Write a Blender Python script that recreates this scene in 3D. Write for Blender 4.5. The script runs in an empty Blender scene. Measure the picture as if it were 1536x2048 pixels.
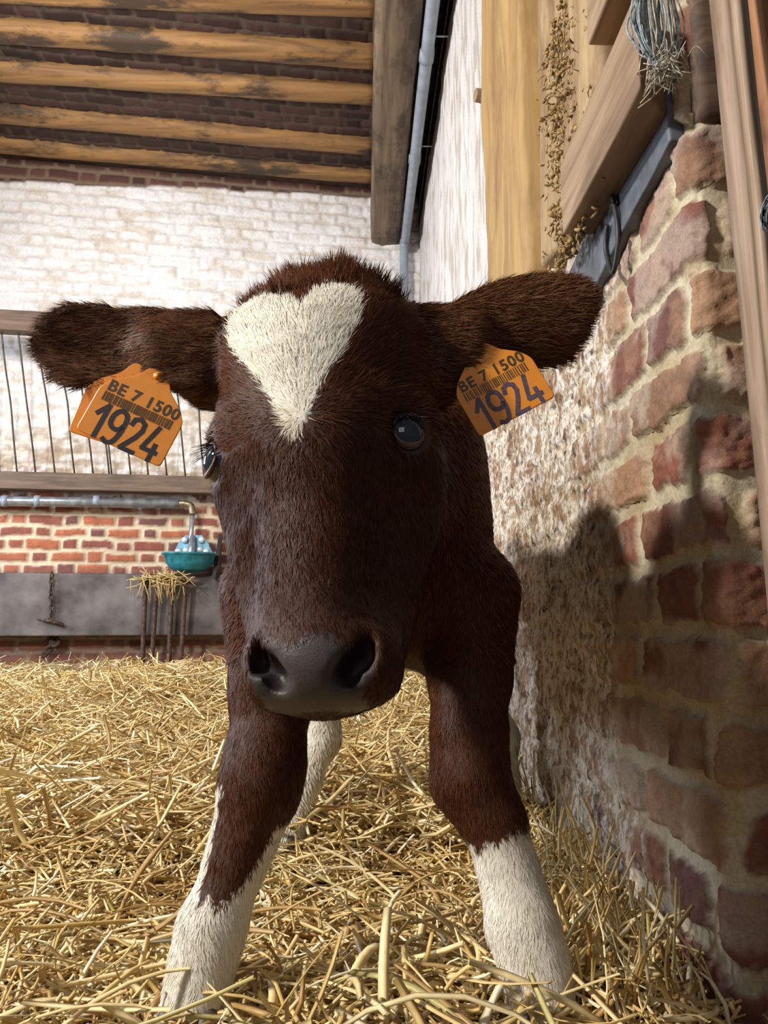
import bpy, math
import numpy as np
from mathutils import Vector, Matrix, Euler

# ------------------------------------------------------------------ camera, light, exposure
S = bpy.context.scene
COL = S.collection
F_PX = 1500.0
CAM_H = 0.41
cam_d = bpy.data.cameras.new('camera'); cam = bpy.data.objects.new('camera', cam_d); COL.objects.link(cam)
cam.location = (0, 0, CAM_H)
cam.rotation_euler = Euler((math.radians(90 + 7.63), 0, math.radians(-1.64)), 'XYZ')
cam_d.sensor_fit = 'VERTICAL'; cam_d.sensor_height = 36; cam_d.lens = F_PX / 2048 * 36
cam_d.clip_start = 0.02
cam_d.dof.use_dof = False
S.camera = cam
S.view_settings.view_transform = 'Standard'
S.view_settings.look = 'None'
S.view_settings.gamma = 1
S.view_settings.exposure = 0.45

W = bpy.data.worlds.new('world'); S.world = W; W.use_nodes = True
W.node_tree.nodes['Background'].inputs[0].default_value = (0.80, 0.88, 1.0, 1)
W.node_tree.nodes['Background'].inputs[1].default_value = 0.07


def area_light(name, loc, target, size, power, color, size_y=None):
    d = bpy.data.lights.new(name, 'AREA'); d.energy = power; d.color = color
    d.shape = 'RECTANGLE'; d.size = size; d.size_y = size_y or size
    o = bpy.data.objects.new(name, d); COL.objects.link(o)
    o.location = loc
    o.rotation_euler = (Vector(target) - Vector(loc)).to_track_quat('-Z', 'Y').to_euler()
    return o


area_light('barn_lamp', (-2.25, -0.12, 2.15), (0.1, 1.2, 0.5), 0.24, 94, (1.0, 0.94, 0.86))
area_light('doorway_daylight', (-3.2, 2.6, 1.35), (-1.5, 2.6, 0.05), 0.8, 66, (0.80, 0.88, 1.0), 1.1)
area_light('doorway_behind', (-0.5, -1.7, 1.9), (0, 1.0, 0.4), 1.2, 4.5, (1.0, 0.95, 0.88))
area_light('aisle_lamp', (-1.3, 1.9, 2.2), (-1.1, 3.6, 1.9), 0.35, 29, (1.0, 0.98, 0.95))

_e = cam.rotation_euler.to_matrix()
def at(px, py, Y):
    """world point at distance Y (along the wall) seen in direction (px, py)"""
    d = _e @ Vector(((px - 768) / F_PX, -(py - 1024) / F_PX, -1))
    return np.array(Vector((0, 0, CAM_H)) + d * (Y / d.y))

# ------------------------------------------------------------------ helpers
rng = np.random.default_rng(7)

def _hash(ix, iy, iz, seed):
    h = (ix.astype(np.int64) * 374761393 + iy.astype(np.int64) * 668265263 + iz.astype(np.int64) * 2147483647 + seed * 1274126177) & 0xffffffff
    h = ((h ^ (h >> 13)) * 1274126177) & 0xffffffff
    h = (h ^ (h >> 16)) & 0xffffffff
    return h / 4294967295.0

def vnoise(x, y, z=0.0, seed=0):
    x, y, z = np.broadcast_arrays(np.asarray(x, float), np.asarray(y, float), np.asarray(z, float))
    ix, iy, iz = np.floor(x), np.floor(y), np.floor(z)
    fx, fy, fz = x - ix, y - iy, z - iz
    fx, fy, fz = [f * f * (3 - 2 * f) for f in (fx, fy, fz)]
    r = 0
    for dx in (0, 1):
        for dy in (0, 1):
            for dz in (0, 1):
                w = (fx if dx else 1 - fx) * (fy if dy else 1 - fy) * (fz if dz else 1 - fz)
                r = r + w * _hash(ix + dx, iy + dy, iz + dz, seed)
    return r

def fbm(x, y, z=0.0, seed=0, octs=4):
    a, s, r = 0.5, 1.0, 0
    for o in range(octs):
        r = r + a * vnoise(np.asarray(x) * s, np.asarray(y) * s, np.asarray(z) * s, seed + o * 17)
        a *= 0.5; s *= 2.03
    return r / (1 - 0.5 ** octs)

def sstep(a, b, x):
    t = np.clip((x - a) / (b - a), 0, 1)
    return t * t * (3 - 2 * t)

def mix(a, b, t):
    t = np.asarray(t)[..., None]
    return np.asarray(a) * (1 - t) + np.asarray(b) * t

def build_mesh(name, verts, faces, mat=None, parent=None, smooth=True, colors=None, attrs=None):
    """faces: (n,k) int array or list of such arrays / list of tuples"""
    me = bpy.data.meshes.new(name)
    verts = np.asarray(verts, np.float32)
    if isinstance(faces, np.ndarray): faces = [faces]
    if len(faces) and not isinstance(faces[0], np.ndarray):
        me.from_pydata([tuple(map(float, v)) for v in verts], [], [tuple(int(i) for i in f) for f in faces])
    else:
        me.vertices.add(len(verts)); me.vertices.foreach_set('co', verts.ravel())
        nl = sum(f.size for f in faces); npoly = sum(len(f) for f in faces)
        me.loops.add(nl); me.polygons.add(npoly)
        me.loops.foreach_set('vertex_index', np.concatenate([f.ravel() for f in faces]).astype(np.int32))
        tot = np.concatenate([np.full(len(f), f.shape[1]) for f in faces])
        st = np.concatenate([[0], np.cumsum(tot)[:-1]])
        me.polygons.foreach_set('loop_start', st.astype(np.int32))
    me.update(calc_edges=True); me.validate()
    if smooth: me.polygons.foreach_set('use_smooth', np.ones(len(me.polygons), bool))
    if colors is not None:
        a = me.attributes.new('Col', 'FLOAT_COLOR', 'POINT')
        c = np.ones((len(verts), 4), np.float32); c[:, :3] = colors
        a.data.foreach_set('color', c.ravel())
    for k, v in (attrs or {}).items():
        a = me.attributes.new(k, 'FLOAT', 'POINT'); a.data.foreach_set('value', np.asarray(v, np.float32))
    if mat: me.materials.append(mat)
    o = bpy.data.objects.new(name, me); COL.objects.link(o)
    if parent: o.parent = parent
    return o

def tag(o, label=None, cat=None, group=None, kind=None):
    if label: o['label'] = label
    if cat: o['category'] = cat
    if group: o['group'] = group
    if kind: o['kind'] = kind
    return o

def empty(name, loc=(0, 0, 0), label=None, cat=None, group=None):
    o = bpy.data.objects.new(name, None); COL.objects.link(o); o.location = tuple(float(v) for v in loc)
    o.empty_display_size = 0.05
    return tag(o, label, cat, group)

def keep(o, root):
    """parent built in world coordinates -> local to root"""
    o.parent = root
    o.matrix_parent_inverse = Matrix.Translation(-Vector(root.location))
    return o

class MB:
    def __init__(s): s.v = []; s.f = []; s.n = 0
    def add(s, v, f):
        v = np.asarray(v, float); s.v.append(v); s.f += [tuple(int(i) + s.n for i in q) for q in f]; s.n += len(v)
    def build(s, name, mat, parent=None, smooth=True, colors=None):
        return build_mesh(name, np.concatenate(s.v), s.f, mat, parent, smooth, colors)

def frame(d):
    d = np.asarray(d, float); d = d / np.linalg.norm(d)
    u = np.cross(d, [0, 0, 1.0])
    if np.linalg.norm(u) < 1e-3: u = np.cross(d, [1.0, 0, 0])
    u /= np.linalg.norm(u); return u, np.cross(d, u)

def tube(mb, pts, r, n=10, cap=True):
    pts = np.asarray(pts, float); m = len(pts)
    r = np.full(m, r) if np.isscalar(r) else np.asarray(r, float)
    tang = np.gradient(pts, axis=0); tang /= np.linalg.norm(tang, axis=1)[:, None] + 1e-12
    u, w = frame(tang[0]); V = []
    for i in range(m):
        u = u - tang[i] * np.dot(u, tang[i]); u /= np.linalg.norm(u); w = np.cross(tang[i], u)
        a = np.arange(n) * 2 * np.pi / n
        V.append(pts[i] + r[i] * (np.cos(a)[:, None] * u + np.sin(a)[:, None] * w))
    Fc = [(i * n + j, i * n + (j + 1) % n, (i + 1) * n + (j + 1) % n, (i + 1) * n + j) for i in range(m - 1) for j in range(n)]
    if cap: Fc += [tuple(range(n))[::-1], tuple((m - 1) * n + j for j in range(n))]
    mb.add(np.concatenate(V), Fc)

def spline(pts, n=8):
    pts = [np.asarray(p, float) for p in pts]; P = [2 * pts[0] - pts[1]] + pts + [2 * pts[-1] - pts[-2]]; out = []
    for i in range(1, len(P) - 2):
        for t in np.linspace(0, 1, n, endpoint=False):
            a, b, c, d = P[i - 1:i + 3]
            out.append(0.5 * ((2 * b) + (-a + c) * t + (2 * a - 5 * b + 4 * c - d) * t * t + (-a + 3 * b - 3 * c + d) * t ** 3))
    out.append(pts[-1]); return np.array(out)

def box(mb, c, s, R=None, bev=0.0):
    c = np.asarray(c, float); h = np.asarray(s, float) / 2
    if bev <= 0:
        v = np.array([(x, y, z) for x in (-1, 1) for y in (-1, 1) for z in (-1, 1)]) * h
        f = [(0, 1, 3, 2), (4, 6, 7, 5), (0, 4, 5, 1), (2, 3, 7, 6), (0, 2, 6, 4), (1, 5, 7, 3)]
    else:
        import bmesh
        bm = bmesh.new(); bmesh.ops.create_cube(bm, size=1)
        for q in bm.verts: q.co = Vector(np.array(q.co) * 2 * h)
        bmesh.ops.bevel(bm, geom=bm.edges[:], offset=bev, segments=3, profile=0.6, affect='EDGES')
        bm.verts.index_update()
        v = np.array([q.co[:] for q in bm.verts]); f = [tuple(q.index for q in p.verts) for p in bm.faces]; bm.free()
    if R is not None: v = v @ np.asarray(R).T
    mb.add(v + c, f)

# ------------------------------------------------------------------ materials
def mat_new(name):
    m = bpy.data.materials.new(name); m.use_nodes = True
    nt = m.node_tree; return m, nt, nt.nodes['Principled BSDF']

def mat_plain(name, col, rough=0.6, metal=0.0, bump=0.0, scale=60, var=0.15):
    m, nt, b = mat_new(name)
    tc = nt.nodes.new('ShaderNodeTexCoord'); n = nt.nodes.new('ShaderNodeTexNoise'); n.inputs['Scale'].default_value = scale; n.inputs['Detail'].default_value = 5
    nt.links.new(tc.outputs['Object'], n.inputs['Vector'])
    r = nt.nodes.new('ShaderNodeValToRGB')
    c = np.array(col)
    r.color_ramp.elements[0].color = (*np.clip(c * (1 - var * 2), 0, 1), 1); r.color_ramp.elements[1].color = (*np.clip(c * (1 + var), 0, 1), 1)
    r.color_ramp.elements[0].position = 0.3; r.color_ramp.elements[1].position = 0.7
    nt.links.new(n.outputs['Fac'], r.inputs[0]); nt.links.new(r.outputs[0], b.inputs['Base Color'])
    b.inputs['Roughness'].default_value = rough; b.inputs['Metallic'].default_value = metal
    if bump:
        bu = nt.nodes.new('ShaderNodeBump'); bu.inputs['Strength'].default_value = bump; bu.inputs['Distance'].default_value = 0.002
        nt.links.new(n.outputs['Fac'], bu.inputs['Height']); nt.links.new(bu.outputs[0], b.inputs['Normal'])
    return m

def mat_attr(name, rough=0.85, bump=0.35, scale=220, dist=0.002, vary=0.25, sheen=0.0, spec=0.35, trans=0.0):
    """colour from the mesh's own Col attribute with fine procedural grain"""
    m, nt, b = mat_new(name)
    at_ = nt.nodes.new('ShaderNodeAttribute'); at_.attribute_name = 'Col'
    tc = nt.nodes.new('ShaderNodeTexCoord'); n = nt.nodes.new('ShaderNodeTexNoise'); n.inputs['Scale'].default_value = scale; n.inputs['Detail'].default_value = 6; n.inputs['Roughness'].default_value = 0.65
    nt.links.new(tc.outputs['Object'], n.inputs['Vector'])
    mr = nt.nodes.new('ShaderNodeMapRange'); mr.inputs['From Min'].default_value = 0.25; mr.inputs['From Max'].default_value = 0.75
    mr.inputs['To Min'].default_value = 1 - vary; mr.inputs['To Max'].default_value = 1 + vary
    nt.links.new(n.outputs['Fac'], mr.inputs['Value'])
    mx = nt.nodes.new('ShaderNodeVectorMath'); mx.operation = 'SCALE'
    nt.links.new(at_.outputs['Color'], mx.inputs[0]); nt.links.new(mr.outputs[0], mx.inputs['Scale'])
    nt.links.new(mx.outputs[0], b.inputs['Base Color'])
    b.inputs['Roughness'].default_value = rough; b.inputs['Specular IOR Level'].default_value = spec
    if sheen: b.inputs['Sheen Weight'].default_value = sheen; b.inputs['Sheen Roughness'].default_value = 0.4
    if bump:
        bu = nt.nodes.new('ShaderNodeBump'); bu.inputs['Strength'].default_value = bump; bu.inputs['Distance'].default_value = dist
        nt.links.new(n.outputs['Fac'], bu.inputs['Height']); nt.links.new(bu.outputs[0], b.inputs['Normal'])
    return m, nt, b

def mat_wood(name, light, dark, axis='Y', scale=9, rough=0.7, stain=(0.03, 0.018, 0.01), stain_amt=0.5, bump=0.5, lo=0.52, hi=0.68):
    m, nt, b = mat_new(name); L = nt.links.new
    tc = nt.nodes.new('ShaderNodeTexCoord'); mp = nt.nodes.new('ShaderNodeMapping')
    sc = [scale * 6] * 3; sc['XYZ'.index(axis)] = scale * 0.45
    mp.inputs['Scale'].default_value = sc; L(tc.outputs['Object'], mp.inputs['Vector'])
    n = nt.nodes.new('ShaderNodeTexNoise'); n.inputs['Scale'].default_value = 1.0; n.inputs['Detail'].default_value = 7; n.inputs['Distortion'].default_value = 0.9
    L(mp.outputs[0], n.inputs['Vector'])
    r = nt.nodes.new('ShaderNodeValToRGB'); r.color_ramp.elements[0].position = 0.32; r.color_ramp.elements[1].position = 0.66
    r.color_ramp.elements[0].color = (*dark, 1); r.color_ramp.elements[1].color = (*light, 1); L(n.outputs['Fac'], r.inputs[0])
    n2 = nt.nodes.new('ShaderNodeTexNoise'); n2.inputs['Scale'].default_value = scale * 0.9; n2.inputs['Detail'].default_value = 6; n2.inputs['Roughness'].default_value = 0.7
    mp2 = nt.nodes.new('ShaderNodeMapping'); s2 = [1.6] * 3; s2['XYZ'.index(axis)] = 0.7; mp2.inputs['Scale'].default_value = s2
    L(tc.outputs['Object'], mp2.inputs['Vector']); L(mp2.outputs[0], n2.inputs['Vector'])
    r2 = nt.nodes.new('ShaderNodeValToRGB'); r2.color_ramp.elements[0].position = lo; r2.color_ramp.elements[1].position = hi
    r2.color_ramp.elements[0].color = (0, 0, 0, 1); r2.color_ramp.elements[1].color = (stain_amt,) * 3 + (1,); L(n2.outputs['Fac'], r2.inputs[0])
    mx = nt.nodes.new('ShaderNodeMixRGB'); mx.inputs[2].default_value = (*stain, 1)
    L(r2.outputs[0], mx.inputs[0]); L(r.outputs[0], mx.inputs[1]); L(mx.outputs[0], b.inputs['Base Color'])
    b.inputs['Roughness'].default_value = rough
    bu = nt.nodes.new('ShaderNodeBump'); bu.inputs['Strength'].default_value = bump; bu.inputs['Distance'].default_value = 0.003
    L(n.outputs['Fac'], bu.inputs['Height']); L(bu.outputs[0], b.inputs['Normal'])
    return m

M_brick, _, _ = mat_attr('brick_wall', rough=0.78, bump=0.5, scale=260, dist=0.0025, vary=0.3, spec=0.4)
def speckle():
    nt = M_brick.node_tree; L = nt.links.new; b = nt.nodes['Principled BSDF']
    src = b.inputs['Base Color'].links[0].from_socket
    tc = nt.nodes.new('ShaderNodeTexCoord'); a = nt.nodes.new('ShaderNodeAttribute'); a.attribute_name = 'crust'
    prev = src
    for sc, str_, lo, hi, col, amt in ((150, 0.45, 0.52, 0.60, (0.17, 0.10, 0.05), 0.75), (70, 0.6, 0.60, 0.66, (0.035, 0.03, 0.03), 0.9), (110, 0.6, 0.60, 0.68, (0.80, 0.76, 0.70), 0.7)):
        mp = nt.nodes.new('ShaderNodeMapping'); mp.inputs['Scale'].default_value = (1, 1, str_); mp.inputs['Location'].default_value = (sc, 1, 2)
        n = nt.nodes.new('ShaderNodeTexNoise'); n.inputs['Scale'].default_value = sc; n.inputs['Detail'].default_value = 5; n.inputs['Roughness'].default_value = 0.6
        L(tc.outputs['Object'], mp.inputs[0]); L(mp.outputs[0], n.inputs['Vector'])
        mr = nt.nodes.new('ShaderNodeMapRange'); mr.inputs['From Min'].default_value = lo; mr.inputs['From Max'].default_value = hi; mr.inputs['To Max'].default_value = amt
        L(n.outputs['Fac'], mr.inputs[0]); mu = nt.nodes.new('ShaderNodeMath'); mu.operation = 'MULTIPLY'; L(mr.outputs[0], mu.inputs[0]); L(a.outputs['Fac'], mu.inputs[1])
        mx = nt.nodes.new('ShaderNodeMixRGB'); mx.inputs[2].default_value = (*col, 1); L(mu.outputs[0], mx.inputs[0]); L(prev, mx.inputs[1]); prev = mx.outputs[0]
    L(prev, b.inputs['Base Color'])
speckle()
M_brick_far, _, _ = mat_attr('brick_wall_far', rough=0.8, bump=0.5, scale=60, dist=0.006, vary=0.18)
M_straw, _, _b = mat_attr('straw', rough=0.42, bump=0.0, scale=90, vary=0.18, spec=0.5)
M_base, _, _ = mat_attr('straw_base', rough=0.9, bump=0.8, scale=140, dist=0.006, vary=0.6)
M_fur, _, _ = mat_attr('fur', rough=0.5, bump=0.0, scale=900, vary=0.2, sheen=0.0, spec=0.13)
M_joist = mat_wood('joist_wood', (0.31, 0.160, 0.050), (0.13, 0.062, 0.022), 'X', 4, stain_amt=0.92, lo=0.50, hi=0.60)
M_beam = mat_wood('old_beam_wood', (0.20, 0.14, 0.085), (0.085, 0.055, 0.035), 'Y', 5, stain_amt=0.75, lo=0.48, hi=0.60)
M_post_y = mat_wood('yellow_timber', (0.47, 0.31, 0.125), (0.33, 0.20, 0.08), 'Z', 5, stain=(0.20, 0.11, 0.045), stain_amt=0.6, bump=0.9, lo=0.48, hi=0.66)
M_post_b = mat_wood('pale_timber', (0.43, 0.31, 0.165), (0.25, 0.16, 0.08), 'Z', 6, stain=(0.16, 0.085, 0.04), stain_amt=0.7, bump=0.9, lo=0.47, hi=0.62)
M_plank = mat_wood('weathered_plank', (0.36, 0.25, 0.155), (0.19, 0.12, 0.07), 'Y', 8, stain=(0.10, 0.06, 0.03), stain_amt=0.4, bump=0.7)
M_frame = mat_wood('frame_wood', (0.44, 0.33, 0.24), (0.25, 0.165, 0.11), 'Z', 10, stain=(0.15, 0.08, 0.045), stain_amt=0.5, bump=0.6)
M_orange = mat_wood('orange_wood', (0.40, 0.19, 0.085), (0.24, 0.10, 0.045), 'Z', 9, stain_amt=0.2)
M_darkwood = mat_wood('dark_lintel_wood', (0.13, 0.075, 0.045), (0.045, 0.028, 0.018), 'X', 12, stain_amt=0.5, bump=1.0)
M_rackwood = mat_wood('rack_wood', (0.17, 0.11, 0.07), (0.08, 0.05, 0.035), 'X', 8, stain_amt=0.4)
M_slate = mat_plain('slate_grey', (0.10, 0.115, 0.14), 0.5, 0, 0.5, 30, 0.3)
M_pvc = mat_plain('grey_pvc', (0.27, 0.31, 0.37), 0.38, 0, 0.0, 20, 0.12)
M_galv = mat_plain('galvanised', (0.36, 0.39, 0.43), 0.35, 0.55, 0.2, 25, 0.25)
M_brass = mat_plain('dull_brass', (0.30, 0.25, 0.16), 0.4, 0.7, 0.2, 60, 0.25)
M_rust = mat_plain('rusty_iron', (0.11, 0.065, 0.05), 0.65, 0.5, 0.6, 70, 0.35)
M_wire = mat_plain('dark_wire', (0.09, 0.07, 0.06), 0.55, 0.5, 0, 50, 0.3)
M_teal = mat_plain('teal_enamel', (0.02, 0.20, 0.25), 0.3, 0, 0.1, 30, 0.25)
M_blue = mat_plain('blue_enamel', (0.14, 0.36, 0.48), 0.3, 0, 0.1, 30, 0.3)
M_white_bolt = mat_plain('zinc_bolt', (0.75, 0.8, 0.85), 0.3, 0.3, 0, 30, 0.1)
M_concrete = mat_plain('grey_concrete', (0.135, 0.115, 0.11), 0.6, 0, 0.5, 7, 0.4)
M_twine_b = mat_plain('blue_grey_twine', (0.30, 0.36, 0.39), 0.6, 0, 0, 200, 0.35)
M_twine_w = mat_plain('pale_twine', (0.50, 0.46, 0.38), 0.7, 0, 0, 200, 0.3)
M_black = mat_plain('black_rubber', (0.02, 0.02, 0.024), 0.5, 0, 0.2, 60, 0.3)
M_ink = mat_plain('black_ink', (0.025, 0.02, 0.03), 0.5, 0, 0, 500, 0.2)
M_print = mat_plain('printed_ink', (0.09, 0.055, 0.02), 0.5, 0, 0, 500, 0.2)
M_ink_worn = mat_plain('worn_violet_ink', (0.13, 0.085, 0.135), 0.5, 0, 0, 900, 0.3)
M_hoof = mat_plain('hoof_horn', (0.10, 0.085, 0.07), 0.5, 0, 0.4, 60, 0.3)
M_dirt = mat_plain('dried_mud', (0.38, 0.25, 0.10), 0.9, 0, 0.8, 120, 0.4)
M_lash = mat_plain('lash_hair', (0.02, 0.012, 0.01), 0.5, 0, 0, 60, 0.1)

m, nt, b = mat_new('tag_orange')
tcn = nt.nodes.new('ShaderNodeTexCoord'); nn = nt.nodes.new('ShaderNodeTexNoise'); nn.inputs['Scale'].default_value = 90
nt.links.new(tcn.outputs['Object'], nn.inputs['Vector']); rr = nt.nodes.new('ShaderNodeValToRGB')
rr.color_ramp.elements[0].color = (0.82, 0.27, 0.025, 1); rr.color_ramp.elements[1].color = (0.95, 0.36, 0.04, 1)
nt.links.new(nn.outputs['Fac'], rr.inputs[0]); nt.links.new(rr.outputs[0], b.inputs['Base Color'])
b.inputs['Roughness'].default_value = 0.42; b.inputs['Subsurface Weight'].default_value = 0.15; b.inputs['Subsurface Radius'].default_value = (0.004, 0.0015, 0.0005)
M_tag = m

# ------------------------------------------------------------------ SETTING: right wall of brick, turning the corner at the pier
WX, CY = 0.34, 0.712          # plane of the side face, and distance of the corner
BACK_A = (0.34, 4.35); BACK_T = math.tan(math.radians(7.0))
def back_y(x): return BACK_A[1] + (x - BACK_A[0]) * BACK_T

def brick_pattern(s, z, ch, mort, long_, short, seed, warp=0.004, wfreq=14):
    """returns brick id hash arrays and signed distance to the brick edge (positive inside)"""
    sw = s + (fbm(s * wfreq, z * wfreq, 0, seed, 3) - 0.5) * warp * 2.2
    zw = z + (fbm(s * wfreq, z * wfreq, 5, seed + 3, 3) - 0.5) * warp * 2.2 + (fbm(s * 2.2, z * 0.9, 0, seed + 9, 2) - 0.5) * 0.016
    row = np.floor(zw / ch)
    fz = zw - (row + 0.5) * ch
    per = long_ + short
    off = _hash(row, row * 0, row * 0, seed + 5) * 0.03 + np.where(row % 2 == 0, 0, (long_ + short) / 2)
    q = (sw + off) / per; cell = np.floor(q); fr = (q - cell) * per
    islong = fr < long_
    w = np.where(islong, long_, short); c = np.where(islong, long_ / 2, long_ + short / 2)
    ds = w / 2 - np.abs(fr - c); bid = cell * 2 + islong
    j = _hash(bid, row, row * 0, seed + 11)
    m2 = mort / 2 * (0.7 + 0.7 * j)
    dz = ch / 2 - np.abs(fz) - m2; ds = ds - m2
    # rounded box distance
    rr_ = 0.007
    ax = np.maximum(rr_ - ds, 0); az = np.maximum(rr_ - dz, 0)
    d = rr_ - np.sqrt(ax * ax + az * az); d = np.where((ds > rr_) & (dz > rr_), np.minimum(ds, dz), d)
    return row, bid, d

def grid_faces(nu, nv):
    i = np.arange(nu - 1)[:, None] * nv + np.arange(nv - 1)[None, :]
    return np.stack([i, i + nv, i + nv + 1, i + 1], -1).reshape(-1, 4)

def right_wall():
    s1 = [0.0]
    while s1[-1] < 4.6 - CY: s1.append(s1[-1] + 0.0030 * max(1, (CY + s1[-1]) / 0.8))
    s0 = -np.arange(0.003, 0.5, 0.003)[::-1]
    s = np.concatenate([s0, s1])
    zz = np.concatenate([np.arange(-0.06, 0.96, 0.003), np.arange(0.96, 3.02, 0.011)])
    Sg, Z = np.meshgrid(s, zz, indexing='ij')
    Y = CY + np.maximum(Sg, 0)
    row, bid, d = brick_pattern(Sg, Z - 0.012, 0.0750, 0.017, 0.205, 0.110, 3, 0.0075, 18)
    h1 = _hash(bid, row, row * 0, 41); h2 = _hash(bid, row, row * 0, 42); h3 = _hash(bid, row, row * 0, 43)
    inb = sstep(-0.0015, 0.0035, d + (fbm(Sg * 90, Z * 90, 0, 8, 3) - 0.5) * 0.012)
    # how much old whitewash crust covers the bricks (a stain of its own)
    crust = sstep(0.92, 1.08, Y + (fbm(Sg * 9, Z * 9, 2, 21) - 0.5) * 0.35) * sstep(0.99, 0.90, Z)
    crust = np.maximum(crust, sstep(1.0, 1.25, Y))
    lime = sstep(0.52, 0.66, fbm(Sg * 14, Z * 14, 1, 31, 5) + 0.10 * (h3 - 0.5))     # lime bloom on clean bricks
    white_up = sstep(1.30, 1.50, Y) * sstep(0.85, 1.0, Z)
    # relief
    n_mid = fbm(Sg * 30, Z * 30, 0, 51, 4) - 0.5; n_fine = fbm(Sg * 120, Z * 120, 0, 61, 3) - 0.5
    hb = inb * (0.006 + 0.004 * (h2 - 0.3)) + n_mid * 0.0065 + n_fine * 0.0042 * (0.4 + inb)
    ncr = fbm(Sg * 60, Z * 34, 0, 71, 4) - 0.5
    hc = inb * 0.004 + ncr * 0.008 + n_mid * 0.009 + n_fine * 0.006
    hu = (fbm(Sg * 9, Z * 3.5, 0, 81, 5) - 0.5) * 0.022 + (fbm(Sg * 40, Z * 14, 0, 83, 3) - 0.5) * 0.006
    H = hb * (1 - crust) + hc * crust; H = H * (1 - white_up) + hu * white_up
    # colours
    red = np.array([0.16, 0.060, 0.045]); red2 = np.array([0.24, 0.085, 0.050]); tan = np.array([0.34, 0.20, 0.115]); pale = np.array([0.62, 0.56, 0.46]); dark = np.array([0.11, 0.05, 0.04])
    bc = mix(red, red2, h1); bc = mix(bc, tan, sstep(0.55, 0.8, h2)); bc = mix(bc, dark, sstep(0.75, 0.95, h3) * 0.6)
    blot = fbm(Sg * 22, Z * 22, 3, 91, 4)
    bc = mix(bc, tan * 0.95, sstep(0.5, 0.7, blot) * 0.5); bc = bc * (0.75 + 0.5 * fbm(Sg * 70, Z * 70, 3, 93, 3))[..., None]
    bc = mix(bc, pale, lime * 0.35)
    mort = np.array([0.52, 0.46, 0.33]); mo = mix(mort, mort * np.array([0.8, 0.72, 0.6]), sstep(0.45, 0.7, fbm(Sg * 18, Z * 18, 4, 95, 4)))
    col = mix(mo, bc, inb)
    # crust: speckle of limewash, bare brown and near-black pits
    sp = fbm(Sg * 120, Z * 62, 0, 101, 5); sp2 = fbm(Sg * 26, Z * 16, 0, 103, 4); sp3 = fbm(Sg * 80, Z * 62, 7, 105, 4); sp4 = fbm(Sg * 7, Z * 6, 7, 109, 3)
    cc = mix(np.array([0.70, 0.64, 0.54]), np.array([0.33, 0.215, 0.115]), sstep(0.42, 0.60, sp * 0.62 + sp2 * 0.28 + sp4 * 0.12))
    cc = mix(cc, np.array([0.24, 0.10, 0.06]), sstep(0.56, 0.68, sp2) * inb * 0.6)
    cc = mix(cc, np.array([0.045, 0.04, 0.04]), sstep(0.62, 0.70, sp3 * 0.7 + sp2 * 0.3) * 0.9)
    cc = mix(cc, np.array([0.78, 0.75, 0.70]), sstep(0.58, 0.70, fbm(Sg * 60, Z * 44, 9, 107, 4)) * 0.8)
    col = mix(col, cc, crust * 0.93)
    streak = fbm(Sg * 45, Z * 9.0, 0, 111, 5); streak2 = fbm(Sg * 9, Z * 2.6, 0, 113, 4)
    wc = mix(np.array([0.60, 0.58, 0.57]), np.array([0.26, 0.19, 0.12]), sstep(0.51, 0.66, streak * 0.7 + streak2 * 0.34) * 0.55)
    col = mix(col, wc, white_up)
    col = mix(col, np.array([0.05, 0.035, 0.025]), sstep(2.735, 2.765, Z) * np.ones_like(Y))
    # dark grimy strip behind the planks
    # position, turning the corner with a small radius
    ang = np.clip(Sg / 0.010, -1, 1) * 0.5 + 0.5          # 0 = faces the camera, 1 = faces the pen
    nx = -np.sin(ang * np.pi / 2); ny = -np.cos(ang * np.pi / 2)
    X = np.where(Sg < 0, WX - Sg, WX); Yp = CY + np.maximum(Sg, 0)
    rc = 0.014 * np.maximum(0, 1 - np.abs(Sg) / 0.014) ** 2 * 0.7
    X = X + nx * H - nx * rc * 0 + rc * 0.5; Yp = Yp + ny * H + rc * 0.5
    lean = 0.0
    V = np.stack([X + lean, Yp, Z], -1).reshape(-1, 3)
    o = build_mesh('wall_right', V, grid_faces(len(s), len(zz))[:, ::-1].copy(), M_brick, colors=np.clip(col, 0, 1).reshape(-1, 3), attrs={'crust': (crust * (1 - white_up)).ravel()})
    return tag(o, kind='structure')
right_wall()

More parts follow.
